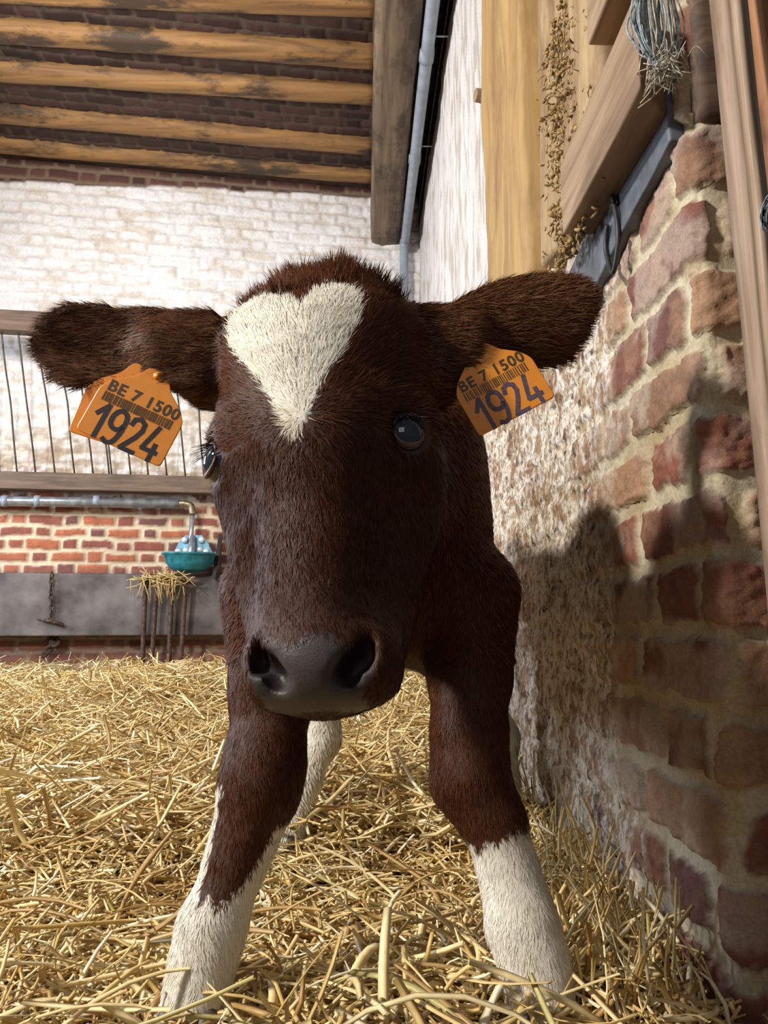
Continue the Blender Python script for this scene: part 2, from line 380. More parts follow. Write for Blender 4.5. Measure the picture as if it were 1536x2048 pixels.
def back_wall():
    x = np.arange(-3.2, 0.36, 0.010); zz = np.arange(-0.1, 3.05, 0.0085)
    X, Z = np.meshgrid(x, zz, indexing='ij'); Sg = X / math.cos(math.atan(BACK_T))
    row, bid, d = brick_pattern(Sg, Z, 0.067, 0.019, 0.185, 0.095, 77, 0.009, 9)
    h1 = _hash(bid, row, row * 0, 141); h2 = _hash(bid, row, row * 0, 142); h3 = _hash(bid, row, row * 0, 143)
    nb = fbm(X * 3, Z * 3, 0, 155, 4) - 0.5
    inb = sstep(-0.003, 0.005, d + (fbm(X * 40, Z * 40, 0, 158, 3) - 0.5) * 0.008)
    paint_hi = sstep(0.01, -0.01, Z - 2.938 - 0.045 * X + nb * 0.03 - 0.012 * (h1 - 0.5)); paint_lo = sstep(0.93, 1.06, Z + nb * 0.22)
    paint = paint_hi * paint_lo
    H = inb * (0.010 + 0.006 * (h1 - 0.5)) * (1 - 0.25 * paint) + (fbm(X * 14, Z * 14, 0, 161, 4) - 0.5) * 0.012 * (0.6 + paint) + (fbm(X * 6, Z * 26, 0, 162, 3) - 0.5) * 0.008 * paint
    red = np.array([0.22, 0.070, 0.050]); org = np.array([0.36, 0.115, 0.055]); pur = np.array([0.15, 0.06, 0.055])
    bc = mix(red, org, sstep(0.55, 0.85, h2)); bc = mix(bc, pur, sstep(0.6, 0.8, h3)); bc = bc * (0.7 + 0.6 * fbm(X * 22, Z * 22, 0, 163, 3))[..., None]
    mo = np.array([0.58, 0.47, 0.33]) * (0.75 + 0.5 * fbm(X * 10, Z * 10, 0, 165, 3))[..., None]
    col = mix(mo, bc, inb)
    top = sstep(2.70, 2.80, Z); tb = mix(np.array([0.17, 0.12, 0.08]), np.array([0.085, 0.036, 0.028]) * (0.6 + 0.9 * h1)[..., None], inb)
    col = mix(col, tb, top)
    low = sstep(0.66, 0.60, Z); lb = mix(np.array([0.30, 0.22, 0.17]), np.array([0.20, 0.085, 0.065]) * (0.6 + 0.7 * h1)[..., None], inb)
    col = mix(col, lb, low)
    wp = np.array([0.74, 0.725, 0.73]) * (0.90 + 0.16 * fbm(X * 5, Z * 5, 0, 171, 4))[..., None]
    wp = mix(wp, np.array([0.55, 0.46, 0.35]), sstep(0.56, 0.70, fbm(X * 8, Z * 24, 0, 173, 4)) * 0.55)
    wp = mix(wp, np.array([0.50, 0.42, 0.32]), (1 - inb) * 0.45 * sstep(0.35, 0.6, fbm(X * 4, Z * 8, 0, 181, 3)))  # tan relief shadow painted into the joints of the whitewashed bricks
    dirty = sstep(1.7, 1.15, Z + nb * 0.5)
    dsp = sstep(0.40, 0.62, fbm(X * 13, Z * 34, 0, 175, 4))
    wp = mix(wp, mix(np.array([0.62, 0.52, 0.38]), np.array([0.36, 0.26, 0.16]), dsp), dirty * (0.35 + 0.5 * dsp))
    chip = sstep(0.42, 0.36, fbm(X * 11, Z * 11, 0, 177, 4)) * sstep(1.35, 1.05, Z)
    col = mix(col, wp, paint * (1 - chip))
    Y = back_y(X) - H
    V = np.stack([X, Y, Z], -1).reshape(-1, 3)
    o = build_mesh('wall_back', V, grid_faces(len(x), len(zz)), M_brick_far, colors=np.clip(col, 0, 1).reshape(-1, 3))
    return tag(o, kind='structure')
back_wall()

def ceiling():
    x = np.arange(-3.2, 0.36, 0.013); y = np.arange(1.2, 4.4, 0.011)
    X, Y = np.meshgrid(x, y, indexing='ij')
    row, bid, d = brick_pattern(X, Y - X * BACK_T, 0.068, 0.014, 0.185, 0.095, 277, 0.005, 8)
    h1 = _hash(bid, row, row * 0, 241)
    inb = sstep(-0.003, 0.005, d)
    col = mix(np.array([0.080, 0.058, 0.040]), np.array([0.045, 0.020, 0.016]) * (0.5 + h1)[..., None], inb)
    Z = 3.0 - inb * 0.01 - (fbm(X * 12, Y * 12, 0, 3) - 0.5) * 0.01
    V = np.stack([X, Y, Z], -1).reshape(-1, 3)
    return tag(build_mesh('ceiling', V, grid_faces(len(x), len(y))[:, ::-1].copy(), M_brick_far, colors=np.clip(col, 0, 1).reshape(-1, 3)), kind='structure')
ceiling()

# ceiling joists, fanned a little as in an old barn
def joist(yl, yr, label, idx):
    xs = np.linspace(-3.2, 0.06, 70); n = 14; V = []
    for x in xs:
        y = yl + (yr - yl) * (x + 2.0) / 2.04
        for j in range(n):
            a = 2 * math.pi * j / n
            c, s_ = math.cos(a), math.sin(a)
            e = 0.62
            hw = 0.056 + 0.006 * (vnoise(x * 1.6, idx * 3.3, 0, 5) - 0.5) * 2; hh = 0.05
            yy = hw * abs(c) ** e * (1 if c > 0 else -1); zz = hh * abs(s_) ** e * (1 if s_ > 0 else -1)
            k = (vnoise(x * 9, j * 0.8, idx, 9) - 0.5) * 0.010 + (vnoise(x * 3, j * 0.5, idx, 19) - 0.5) * 0.014
            V.append((x, y - 0.055 + yy * (1 + k * 8) , 2.945 + 0.045 + zz * (1 + k * 8) + 0.012 * (vnoise(x * 1.1, idx, 0, 33) - .5)))
    m_ = len(xs)
    Fc = [(i * n + j, (i + 1) * n + j, (i + 1) * n + (j + 1) % n, i * n + (j + 1) % n) for i in range(m_ - 1) for j in range(n)]
    Fc += [tuple(range(n)), tuple((m_ - 1) * n + j for j in range(n))[::-1]]
    o = build_mesh('ceiling_joist', V, Fc, M_joist)
    return tag(o, label, 'joist', 'round timber joists under the brick ceiling')
JL = [(2.50, 2.55, 'rough ceiling joist out of the light above the frame edge'),
      (2.885, 2.936, 'honey coloured ceiling joist at the very top of the photo, farthest from the back wall'),
      (3.105, 3.232, 'honey coloured ceiling joist with dark diamond-shaped stains, second from the photo top'),
      (3.37, 3.491, 'honey coloured ceiling joist in the middle of the five'),
      (3.685, 3.921, 'honey coloured ceiling joist second nearest the white back wall'),
      (3.972, 4.207, 'honey coloured ceiling joist lying closest to the white back wall')]
for i, (a, b_, l) in enumerate(JL[1:]): joist(a, b_, l, i)

# main beam running into the back wall
def beam():
    ys = np.linspace(1.2, back_y(0.13) + 0.02, 90); V = []
    prof = [(0.04, 0.20), (0.04, 0.035), (0.052, 0.008), (0.075, 0.0), (0.13, -0.002), (0.19, 0.0), (0.212, 0.006), (0.218, 0.03), (0.218, 0.20), (0.218, 0.36), (0.04, 0.36)]
    n = len(prof)
    for y in ys:
        for j, (x, z) in enumerate(prof):
            V.append((x + (fbm(y * 4, j, 0, 3, 3) - 0.5) * 0.014, y, 2.635 + z + (fbm(y * 5, j, 7, 4, 3) - 0.5) * 0.016))
    Fc = [(i * n + j, i * n + (j + 1) % n, (i + 1) * n + (j + 1) % n, (i + 1) * n + j) for i in range(len(ys) - 1) for j in range(n)]
    Fc += [tuple(range(n))[::-1], tuple((len(ys) - 1) * n + j for j in range(n))]
    return tag(build_mesh('ceiling_beam', V, Fc, M_beam), 'thick weathered grey-brown ceiling beam ending at the white wall beside the grey pipe', 'beam')
beam()

# grey drain pipe running beside the beam, then down the back wall
py0 = back_y(0.235) - 0.06
t = empty('drain_pipe', (0.245, py0, 0.1), 'long grey plastic pipe beside the beam, turning down the white back wall', 'pipe')
mb = MB(); tube(mb, spline([(0.252, 1.2, 2.66), (0.252, 2.6, 2.64), (0.249, py0 - 0.10, 2.625), (0.245, py0 - 0.02, 2.60), (0.243, py0, 2.52), (0.243, py0 + 0.004, 1.2), (0.243, py0 + 0.004, 0.15)], 10), 0.026, 16)
keep(mb.build('pipe', M_pvc), t)
for y in (1.95, 2.75, 3.45):
    mb = MB(); tube(mb, [(0.2515, y - 0.03, 2.648), (0.2515, y + 0.03, 2.640)], 0.031, 16); keep(mb.build('coupling', M_pvc), t)
    mb = MB(); tube(mb, [(0.2515, y - 0.09, 2.65), (0.33, y - 0.09, 2.65)], 0.004, 8); keep(mb.build('bracket', M_galv), t)
mb = MB(); tube(mb, spline([(0.322, 1.3, 2.75), (0.322, 2.4, 2.73), (0.320, 3.4, 2.74), (0.318, 4.25, 2.71)], 8), 0.004, 6)
tag(mb.build('electric_cable', M_rust), 'thin cable clipped along the top edge of the whitewashed wall', 'cable')

# ------------------------------------------------------------------ timbers on the right wall
def slab(x0, x1, y0, y1, z0, z1, name, mat, label, cat, seed=1, rough=0.012, skew=0.0, nx=5, top_taper=0.0, res=0.018, rnd=0.012, group=None):
    """rough-hewn timber: subdivided rounded box with wandering faces"""
    import bmesh
    bm = bmesh.new(); bmesh.ops.create_cube(bm, size=1)
    sz = np.array([x1 - x0, y1 - y0, z1 - z0]); c = np.array([x0 + x1, y0 + y1, z0 + z1]) / 2
    for v in bm.verts: v.co = Vector(np.array(v.co) * sz)
    bmesh.ops.bevel(bm, geom=bm.edges[:], offset=rnd, segments=2, profile=0.6, affect='EDGES')
    for it in range(7):
        es = [e for e in bm.edges if e.calc_length() > res * 1.6]
        if not es: break
        bmesh.ops.subdivide_edges(bm, edges=es, cuts=1, use_grid_fill=True)
    bmesh.ops.triangulate(bm, faces=[f for f in bm.faces if len(f.verts) > 4])
    P = np.array([v.co[:] for v in bm.verts])
    ax = int(np.argmax(sz)); fr = np.array([11.0] * 3); fr[ax] = 3.0
    for k in range(3):
        if k == ax: continue
        q = P * fr
        P[:, k] += (fbm(q[:, 0], q[:, 1], q[:, 2] + k * 9.3, seed + k, 4) - 0.5) * rough * 2
    if skew: P[:, 1] += skew * (P[:, 0] + sz[0] / 2) * sstep(0.0, -1.0, P[:, 1] / (sz[1] / 2))
    for v, p in zip(bm.verts, P): v.co = Vector(p)
    me = bpy.data.meshes.new(name); bm.to_mesh(me); bm.free()
    me.polygons.foreach_set('use_smooth', np.ones(len(me.polygons), bool)); me.materials.append(mat)
    o = bpy.data.objects.new(name, me); COL.objects.link(o); o.location = c
    return tag(o, label, cat, group)

slab(0.295, 0.36, 1.285, 1.70, 1.02, 3.0, 'timber_post', M_post_y, 'broad yellow-ochre timber post let into the whitewashed wall', 'post', 3, 0.02)
slab(0.30, 0.36, 0.86, 1.195, 0.985, 3.0, 'timber_post', M_post_b, 'pale tan mud-crusted timber post right of the yellow post, behind the nailed planks', 'post', 5, 0.016)
slab(0.280, 0.326, 0.690, 0.992, 0.940, 1.046, 'wall_plank', M_plank, 'stout weathered plank fixed on the wall above the bricks, the lower and longer one', 'plank', 8, 0.003, skew=1.0, res=0.012, rnd=0.004, group='planks nailed to the timber wall')
slab(0.280, 0.334, 0.56, 0.845, 1.112, 1.225, 'wall_plank', M_plank, 'weathered plank fixed on the wall at the photo top, above the longer plank', 'plank', 9, 0.003, res=0.012, rnd=0.004, group='planks nailed to the timber wall')
o = slab(0.322, 0.36, 0.73, 1.16, 0.862, 0.972, 'slate_strip', M_slate, 'dark blue-grey slate strip on the wall between the lower plank and the bricks', 'strip', 10, 0.008, res=0.012, rnd=0.004)
o.rotation_euler.x = -0.19
slab(0.344, 0.80, CY - 0.012, CY + 0.10, 0.915, 1.45, 'lintel_beam', M_darkwood, 'dark brown cracked timber above the brick pier behind the wooden frame post', 'beam', 12, 0.006, res=0.014)
slab(0.326, 0.37, 0.73, 0.88, 1.0, 3.0, 'timber_infill', M_post_b, 'tan timber board behind the two nailed planks', 'board', 15, 0.006)
# dried mud packed on the post beside the plank
V_, F_ = [], []
mb = MB()
for k in range(1100):
    y = 1.01 + rng.normal(0, 0.05) * (1.2 - (0 if k % 3 else .5)); z = 0.93 + rng.random() ** 1.4 * 0.40
    y += (z - 0.95) * 0.12
    r = 0.0010 + rng.random() ** 3 * 0.0042
    p = np.array([0.303 - rng.random() * 0.008, y, z]); q = p + rng.normal(0, 0.006, 3)
    tube(mb, [p, (p + q) / 2 + rng.normal(0, 0.002, 3), q], [r * 0.5, r, r * 0.4], 5)
tag(mb.build('mud_clump', M_dirt), 'crumbly dried mud and straw stuck on the pale post above the far end of the plank', 'mud', kind='stuff')
# wooden peg sticking out of the white wall
mb = MB(); tube(mb, [(0.34, 1.80, 1.75), (0.290, 1.79, 1.75)], [0.02, 0.017], 10); tag(mb.build('wooden_peg', M_plank, smooth=False), 'short wooden peg sticking out of the white wall left of the yellow post', 'peg')

# hook with black strap under the plank
t = empty('wall_hook', at(1215, 400, 0.95), 'black iron hook with a hanging strap under the lower plank', 'hook')
hx = 0.318
def wp(px, py, X=hx):
    d = _e @ Vector(((px - 768) / F_PX, -(py - 1024) / F_PX, -1)); return np.array(Vector((0, 0, CAM_H)) + d * (X / d.x))
mb = MB(); tube(mb, spline([wp(1184, 402), wp(1188, 386), wp(1205, 382), wp(1222, 388), wp(1228, 404), wp(1222, 414)], 6), 0.0028, 8); keep(mb.build('hook', M_wire), t)
mb = MB(); tube(mb, spline([wp(1224, 392), wp(1234, 440), wp(1236, 490), wp(1226, 545), wp(1212, 500), wp(1214, 450)], 8), 0.0035, 6); keep(mb.build('strap', M_black), t)

# twine bundle hanging from the plank end
t = empty('twine_bundle', at(1315, 20, 0.70), 'frayed blue-grey baling twine looped over the near end of the plank', 'twine')
base = at(1318, -60, .635); knot = at(1330, 135, .635)
mb = MB(); mw = MB()
for k in range(46):
    w = rng.normal(0, 1)
    off = np.array([rng.normal(0, 0.004), rng.normal(0, 0.004), 0])
    xl = 1268 + rng.random() * 50; xr = 1330 + rng.random() * 28
    if k < 32: pts = [at(1300 + rng.normal(0, 12), -80, .635), at(xl, 10 + rng.normal(0, 15), .635) + off, at(xl + 8, 75 + rng.normal(0, 12), .635) + off, at(1318 + rng.normal(0, 8), 128, .635), knot + off]
    else: pts = [at(1325 + rng.normal(0, 8), -80, .635), at(xr - 6, 20, .635) + off, at(xr, 70 + rng.normal(0, 10), .635) + off, at(1345 + rng.normal(0, 6), 120, .635), knot + off]
    tube(mw if k % 4 == 0 else mb, spline(pts, 7), 0.00065 + rng.random() * 0.0004, 5)
keep(mb.build('loop', M_twine_b), t)
for k in range(120):
    a = knot + rng.normal(0, 0.007, 3); d = rng.normal(0, 1, 3); d /= np.linalg.norm(d)
    tube(mw, spline([a, a + d * 0.008 + rng.normal(0, 0.003, 3), a + d * 0.015 + rng.normal(0, 0.005, 3) + [0, 0, -0.004]], 3), 0.0006, 4)
keep(mw.build('frayed_knot', M_twine_w), t)
t2 = MB()
for k in range(12):
    tube(t2, spline([at(1560, 370 + rng.normal(0, 4), .5), at(1535 + rng.normal(0, 3), 405 + rng.normal(0, 6), .5), at(1524 + rng.normal(0, 3), 445 + rng.normal(0, 6), .5), at(1545, 460 + rng.normal(0, 4), .5)], 6), 0.0006, 5)
tag(t2.build('twine_loop', M_twine_b), 'small blue twine loop at the right photo edge on the frame post', 'twine')

# wooden frame post of the pen at the right edge
R_ = None
def post_from(p0, p1, w, d, name, mat, label):
    import bmesh
    p0 = np.array(p0); p1 = np.array(p1); L = np.linalg.norm(p1 - p0)
    bm = bmesh.new(); bmesh.ops.create_cube(bm, size=1)
    for v in bm.verts: v.co = Vector((v.co.x * w, v.co.y * d, v.co.z * L))
    bmesh.ops.bevel(bm, geom=[e for e in bm.edges if abs(e.verts[0].co.z - e.verts[1].co.z) > L * 0.5], offset=0.006, segments=4, affect='EDGES')
    es = [e for e in bm.edges if e.calc_length() > L * 0.5]
    bmesh.ops.subdivide_edges(bm, edges=es, cuts=60, use_grid_fill=True)
    for v in bm.verts:
        v.co.x += (fbm(v.co.z * 5, v.co.x * 30, v.co.y * 30, 5, 3) - 0.5) * 0.004; v.co.y += (fbm(v.co.z * 5, v.co.x * 30, 7, 6, 3) - 0.5) * 0.003
    me = bpy.data.meshes.new(name); bm.to_mesh(me); bm.free(); me.materials.append(mat)
    me.polygons.foreach_set('use_smooth', np.ones(len(me.polygons), bool))
    o = bpy.data.objects.new(name, me); COL.objects.link(o); o.location = (p0 + p1) / 2
    o.rotation_euler = Vector(p0 - p1).to_track_quat('Z', 'Y').to_euler(); return tag(o, label, 'post')
Yp = 0.60
a_ = at(1450, -60, Yp); b_ = at(1607, 1500, Yp); dirp = (b_ - a_) / (b_ - a_)[2]
lo = a_ + dirp * (0.0 - a_[2]); hi = a_ + dirp * (1.15 - a_[2])
o = post_from(hi, lo, 0.038, 0.020, 'frame_post', M_frame, 'long pale brown wooden frame post at the right photo edge before the brick pier')
a_ = at(1535, -60, 0.64); dirp2 = (at(1640, 700, 0.64) - a_) / (at(1640, 700, 0.64) - a_)[2]
post_from(a_ + dirp2 * (1.15 - a_[2]), a_ + dirp2 * (0.0 - a_[2]), 0.045, 0.04, 'door_post', M_orange, 'orange-brown wooden post behind the pale frame post at the right edge')

# ------------------------------------------------------------------ things along the back wall
def bat(px, py, off=0.0):
    """point in the photo's direction that lies off metres in front of the back wall"""
    d = _e @ Vector(((px - 768) / F_PX, -(py - 1024) / F_PX, -1))
    k = (BACK_A[1] - off - BACK_A[0] * BACK_T) / (d.y - d.x * BACK_T)
    return np.array(Vector((0, 0, CAM_H)) + d * k)

# concrete manger front
wallang = math.atan(BACK_T); RW = np.array(Euler((0, 0, wallang)).to_matrix())
zt = bat(200, 1147, 0.14)[2]; zb = bat(200, 1272, 0.14)[2]
def back_box(x0, x1, z0, z1, off0, off1, name, mat, bev=0.008, label=None, cat=None):
    mbx = MB(); xm = (x0 + x1) / 2; L = (x1 - x0) / math.cos(wallang)
    box(mbx, (0, 0, 0), (L, off1 - off0, z1 - z0), None, bev)
    o = mbx.build(name, mat, smooth=False); o.rotation_euler = (0, 0, wallang); o.location = (xm, back_y(xm) - (off0 + off1) / 2 / math.cos(wallang), (z0 + z1) / 2)
    if label: tag(o, label, cat)
    return o
back_box(-3.1, 0.30, zb, zt, 0.0, 0.14, 'manger_front', M_concrete, 0.01, 'long dark grey concrete manger slab along the foot of the back wall', 'manger')

# hay rack of wire bars between two rails
t = empty('hay_rack', (-1.8, back_y(-1.8), 1.1), 'wall hay rack with dark wire bars between two brown wooden rails', 'hay rack')
zl = bat(200, 966, 0.10)[2]; zu = bat(200, 655, 0.30)[2]
o = back_box(-3.1, -0.05, zl - 0.047, zl + 0.047, 0.05, 0.13, 'lower_rail', M_rackwood); keep(o, t)
o = back_box(-3.1, -0.05, zu - 0.055, zu + 0.055, 0.26, 0.34, 'upper_rail', M_rackwood); keep(o, t)
bars = [(-100, -60), (-60, -25), (-22, 0), (0, 35), (33, 72), (70, 111), (108, 150), (146, 187), (180, 219), (186, 224), (222, 262), (259, 297), (296, 334), (334, 371), (372, 408), (408, 444), (446, 480), (484, 516), (522, 552), (560, 588)]
for k, (xt, xb) in enumerate(bars):
    p0 = bat(xt + 2, 655, 0.30); p1 = bat(xb, 955, 0.10); mid = (p0 + p1) / 2 + np.array([rng.normal(0, 0.006) + 0.01, -0.015, 0])
    mb = MB(); tube(mb, spline([p0, p0 * .75 + p1 * .25 + [0.004, -0.01, 0], mid, p0 * .25 + p1 * .75 + [0.006, -0.01, 0], p1], 4), 0.0048, 6)
    keep(mb.build('rack_bar', M_wire), t)

# water pipe, elbow and drinking bowl
t = empty('water_pipe', bat(100, 1003, 0.09), 'galvanised water pipe below the hay rack leading to the teal drinking bowl', 'pipe')
mb = MB(); tube(mb, [bat(-420, 998, .09), bat(0, 1002, .09), bat(358, 1007, .09)], 0.027, 14); keep(mb.build('pipe', M_galv), t)
mb = MB()
for xx in (5, 70, 188):
    mb = MB(); tube(mb, [bat(xx, 1002, .09), bat(xx + 12, 1002, .09)], 0.031, 12)
    keep(mb.build('sleeve', M_pvc), t)
mb = MB(); tube(mb, spline([bat(354, 1007, .09), bat(372, 1008, .09), bat(382, 1013, .09), bat(385, 1030, .09)], 5), 0.019, 12); keep(mb.build('elbow', M_brass), t)
mb = MB(); tube(mb, [bat(385, 1028, .09), bat(382, 1075, .09), bat(379, 1108, .10)], 0.0125, 12); keep(mb.build('down_pipe', M_galv), t)
c = bat(379, 1118, 0.17)
t = empty('drinking_bowl', c, 'teal cattle drinking bowl with pale blue valve plate and white bolts', 'drinking bowl')
prof = [(0.0, -0.075), (0.05, -0.072), (0.095, -0.055), (0.125, -0.02), (0.135, 0.018), (0.148, 0.022), (0.148, 0.030), (0.128, 0.028), (0.115, -0.01), (0.08, -0.045), (0.0, -0.055)]
n = 32; V = []; 
for r, z in prof:
    for j in range(n): a = 2 * math.pi * j / n; V.append((r * math.cos(a), r * 0.85 * math.sin(a), z))
Fc = [(i * n + j, i * n + (j + 1) % n, (i + 1) * n + (j + 1) % n, (i + 1) * n + j) for i in range(len(prof) - 1) for j in range(n)]
build_mesh('bowl', V, Fc, M_teal, t)
# valve plate: a rounded trapezoid standing at the back of the bowl
V = []
for yy in (0.075, 0.115):
    for x, z in [(-0.115, 0.02), (-0.075, 0.10), (-0.045, 0.135), (0.045, 0.135), (0.075, 0.10), (0.115, 0.02)]: V.append((x, yy, z))
build_mesh('valve_plate', V, [(0, 1, 2, 3, 4, 5), (11, 10, 9, 8, 7, 6)] + [(i, i + 6, (i + 1) % 6 + 6, (i + 1) % 6) for i in range(6)], M_blue, t, smooth=False)
mb = MB(); tube(mb, [(0, 0.06, 0.13), (0, 0.04, 0.06), (0, 0.01, -0.01)], [0.014, 0.020, 0.014], 12); mb.build('valve', M_galv, t)
for x, z in ((-0.045, 0.108), (0.045, 0.108), (-0.078, 0.045), (0.072, 0.045), (-0.035, 0.05), (0.038, 0.055)):
    mb = MB(); tube(mb, [(x, 0.08, z), (x, 0.062, z), (x, 0.055, z)], [0.018, 0.017, 0.010], 12); mb.build('bolt', M_white_bolt, t)
V = []
for x in (0.105, 0.125):
    for y, z in [(0.14, 0.15), (0.14, -0.10), (-0.02, -0.10)]: V.append((x, y, z))
build_mesh('bracket', np.array(V) + [0.02, 0, 0], [(0, 1, 2), (5, 4, 3), (0, 3, 4, 1), (1, 4, 5, 2), (2, 5, 3, 0)], M_black, t, smooth=False)

# chain with toggle bar on the manger
def chain(pts, r, link, mb):
    pts = spline(pts, 10); L = np.concatenate([[0], np.cumsum(np.linalg.norm(np.diff(pts, axis=0), axis=1))])
    k = 0; s_ = 0
    while s_ < L[-1]:
        p = np.array([np.interp(s_, L, pts[:, i]) for i in range(3)]); q = np.array([np.interp(min(s_ + link, L[-1] + 1e-4), L, pts[:, i]) for i in range(3)])
        d = q - p
        if np.linalg.norm(d) < 1e-5: break
        u, w = frame(d); d = d / np.linalg.norm(d); side = u if k % 2 else w; loop = []
        for a in np.linspace(0, 2 * math.pi, 11): loop.append(p + d * link * 0.5 + d * math.cos(a) * link * 0.68 + side * math.sin(a) * link * 0.36)
        tube(mb, loop, r, 5, cap=False); s_ += link; k += 1
t = empty('tether_chain', bat(102, 1150, .16), 'rusty tether chain with a toggle bar hanging on the manger at far left', 'chain')
mb = MB(); chain([bat(104, 1146, .155), bat(101, 1180, .16), bat(103, 1205, .16), bat(101, 1240, .16)], 0.004, 0.028, mb); keep(mb.build('chain', M_rust), t)
mb = MB(); tube(mb, [bat(74, 1238, .165), bat(100, 1242, .165), bat(127, 1250, .165)], [0.007, 0.009, 0.010], 8); keep(mb.build('toggle_bar', M_rust), t)
t = empty('knotted_rope', bat(102, 1290, .03), 'dark knotted rope hanging on the low bricks below the toggle bar', 'rope')
mb = MB()
for k in range(9): tube(mb, spline([bat(106 + rng.normal(0, 6), 1272 + rng.normal(0, 3), .05), bat(112 + rng.normal(0, 6), 1288 + rng.normal(0, 4), .08), bat(100 + rng.normal(0, 6), 1297, .06), bat(88 + rng.normal(0, 3), 1315, .05)], 5), 0.008, 6)
keep(mb.build('rope', M_rust), t)

# two iron neck yokes in front of the manger
def yoke(xa, xb, ytop, label):
    t = empty('neck_yoke', bat((xa + xb) / 2, 1300, .2), label, 'tether iron', 'iron neck yokes standing at the manger')
    mb = MB(); tube(mb, spline([bat(xa - 4, 1325, .20), bat(xa - 1, 1240, .21), bat(xa + 3, ytop + 18, .22), bat((xa + xb) / 2 + 4, ytop, .24), bat(xb + 6, ytop + 20, .22), bat(xb + 3, 1240, .21), bat(xb - 3, 1325, .20)], 8), 0.0125, 8)
    keep(mb.build('yoke_bar', M_rust), t)
    mb = MB(); tube(mb, [bat(xa - 10, ytop + 12, .2), bat(xb + 22, ytop + 16, .19)], 0.010, 8); keep(mb.build('cross_bar', M_rust), t)
yoke(289, 306, 1152, 'rusty iron tether yoke at the manger, the left one of the pair')
yoke(342, 364, 1148, 'rusty iron tether yoke at the manger, the right one under the drinking bowl')

# ------------------------------------------------------------------ straw bedding
def ground(x, y):
    x = np.asarray(x, float); y = np.asarray(y, float)
    g = 0.095 * sstep(0.9, 3.6, y) + (fbm(x * 2.2 + 9, y * 2.2, 0, 301, 3) - 0.5) * 0.06 * sstep(0.85, 1.6, y)
    g = g + (fbm(x * 7 + 9, y * 7, 0, 305, 3) - 0.5) * 0.028 - 0.008
    g = g + 0.030 * sstep(0.50, 0.66, y) * sstep(0.98, 0.80, y)
    g = g + 0.06 * sstep(0.20, 0.36, x) * sstep(0.6, 1.0, y)
    g = g + 0.06 * np.exp(-((x + 0.75) ** 2 / 0.10 + (y - 3.0) ** 2 / 0.15))
    return g
xs = np.arange(-3.1, 0.85, 0.02); ys = np.arange(-0.5, 4.4, 0.02)
X, Y = np.meshgrid(xs, ys, indexing='ij'); Z = ground(X, Y) - 0.03
V = np.stack([X, Y, Z], -1).reshape(-1, 3)
cb = mix(np.array([0.14, 0.08, 0.025]), np.array([0.32, 0.19, 0.06]), fbm(X * 30, Y * 30, 0, 311, 3))
tag(build_mesh('floor', V, grid_faces(len(xs), len(ys)), M_base, colors=cb.reshape(-1, 3)), kind='structure')

def straws(n, area, lmin, lmax, r, seg, lift, tilt, seed, colmul=1.0, flat=1.0):
    g = np.random.default_rng(seed)
    x0, x1, y0, y1 = area
    # denser close to the viewer
    u = g.random(n); y = y0 * (y1 / y0) ** u if y0 > 0 else y0 + (y1 - y0) * u
    x = x0 + (x1 - x0) * g.random(n)
    ok = (x > -0.62 * y - 0.35) & ((x < 0.325) | (y < 0.70)) & (y < back_y(x) - 0.1)
    x, y = x[ok], y[ok]; n = len(x)
    L = lmin + (lmax - lmin) * g.random(n) ** 1.6; ang = g.random(n) * 2 * np.pi; el = g.normal(0, tilt, n)
    d = np.stack([np.cos(ang) * np.cos(el), np.sin(ang) * np.cos(el), np.sin(el)], -1)
    z = ground(x, y) - 0.022 + g.random(n) ** 1.3 * lift + np.abs(np.sin(el)) * L * 0.35
    c = np.stack([x, y, z], -1)
    up = np.tile([0, 0, 1.0], (n, 1)) + g.normal(0, 0.35, (n, 3)); side = np.cross(d, up); side /= np.linalg.norm(side, axis=1)[:, None]; upn = np.cross(side, d)
    w = r * (0.55 + 0.9 * g.random(n)) ; fl = (0.35 + 0.5 * g.random(n)) * flat
    bend = g.normal(0, 0.07, n) * L; bs = g.normal(0, 0.08, n) * L
    V = np.zeros((n, seg + 1, 4, 3)); 
    for i in range(seg + 1):
        tt = i / seg - 0.5; cv = (0.25 - tt * tt) * 4
        p = c + d * (L * tt)[:, None] + upn * (bend * cv)[:, None] + side * (bs * cv)[:, None]
        wi = w * (0.85 + 0.15 * cv)
        V[:, i, 0] = p + side * wi[:, None]; V[:, i, 1] = p + upn * (wi * fl)[:, None]; V[:, i, 2] = p - side * wi[:, None]; V[:, i, 3] = p - upn * (wi * fl)[:, None]
    # keep straw out of the brick wall
    bad = ((V[..., 0] > 0.332) & (V[..., 1] > CY - 0.012)).any(axis=(1, 2)); V = V[~bad]; n = len(V); d = d[~bad]
    nv = (seg + 1) * 4; b0 = np.arange(n)[:, None, None] * nv
    q = []
    for i in range(seg):
        for j in range(4): q.append([i * 4 + j, (i + 1) * 4 + j, (i + 1) * 4 + (j + 1) % 4, i * 4 + (j + 1) % 4])
    q.append([3, 2, 1, 0]); q.append([seg * 4 + k for k in range(4)])
    Fc = (b0 + np.array(q)[None]).reshape(-1, 4)
    h = g.random(n); k = g.random(n)
    colr = mix(np.array([0.62, 0.41, 0.12]), np.array([0.92, 0.76, 0.42]), h); colr = mix(colr, np.array([0.36, 0.19, 0.045]), (k > 0.82) * 0.8); colr = mix(colr, np.array([0.92, 0.84, 0.62]), (k < 0.08) * 0.8)
    colr = mix(colr, np.array([0.40, 0.40, 0.14]), ((k > 0.10) & (k < 0.13)) * 0.6) * colmul
    return V.reshape(-1, 3), Fc, np.repeat(colr, nv, axis=0)
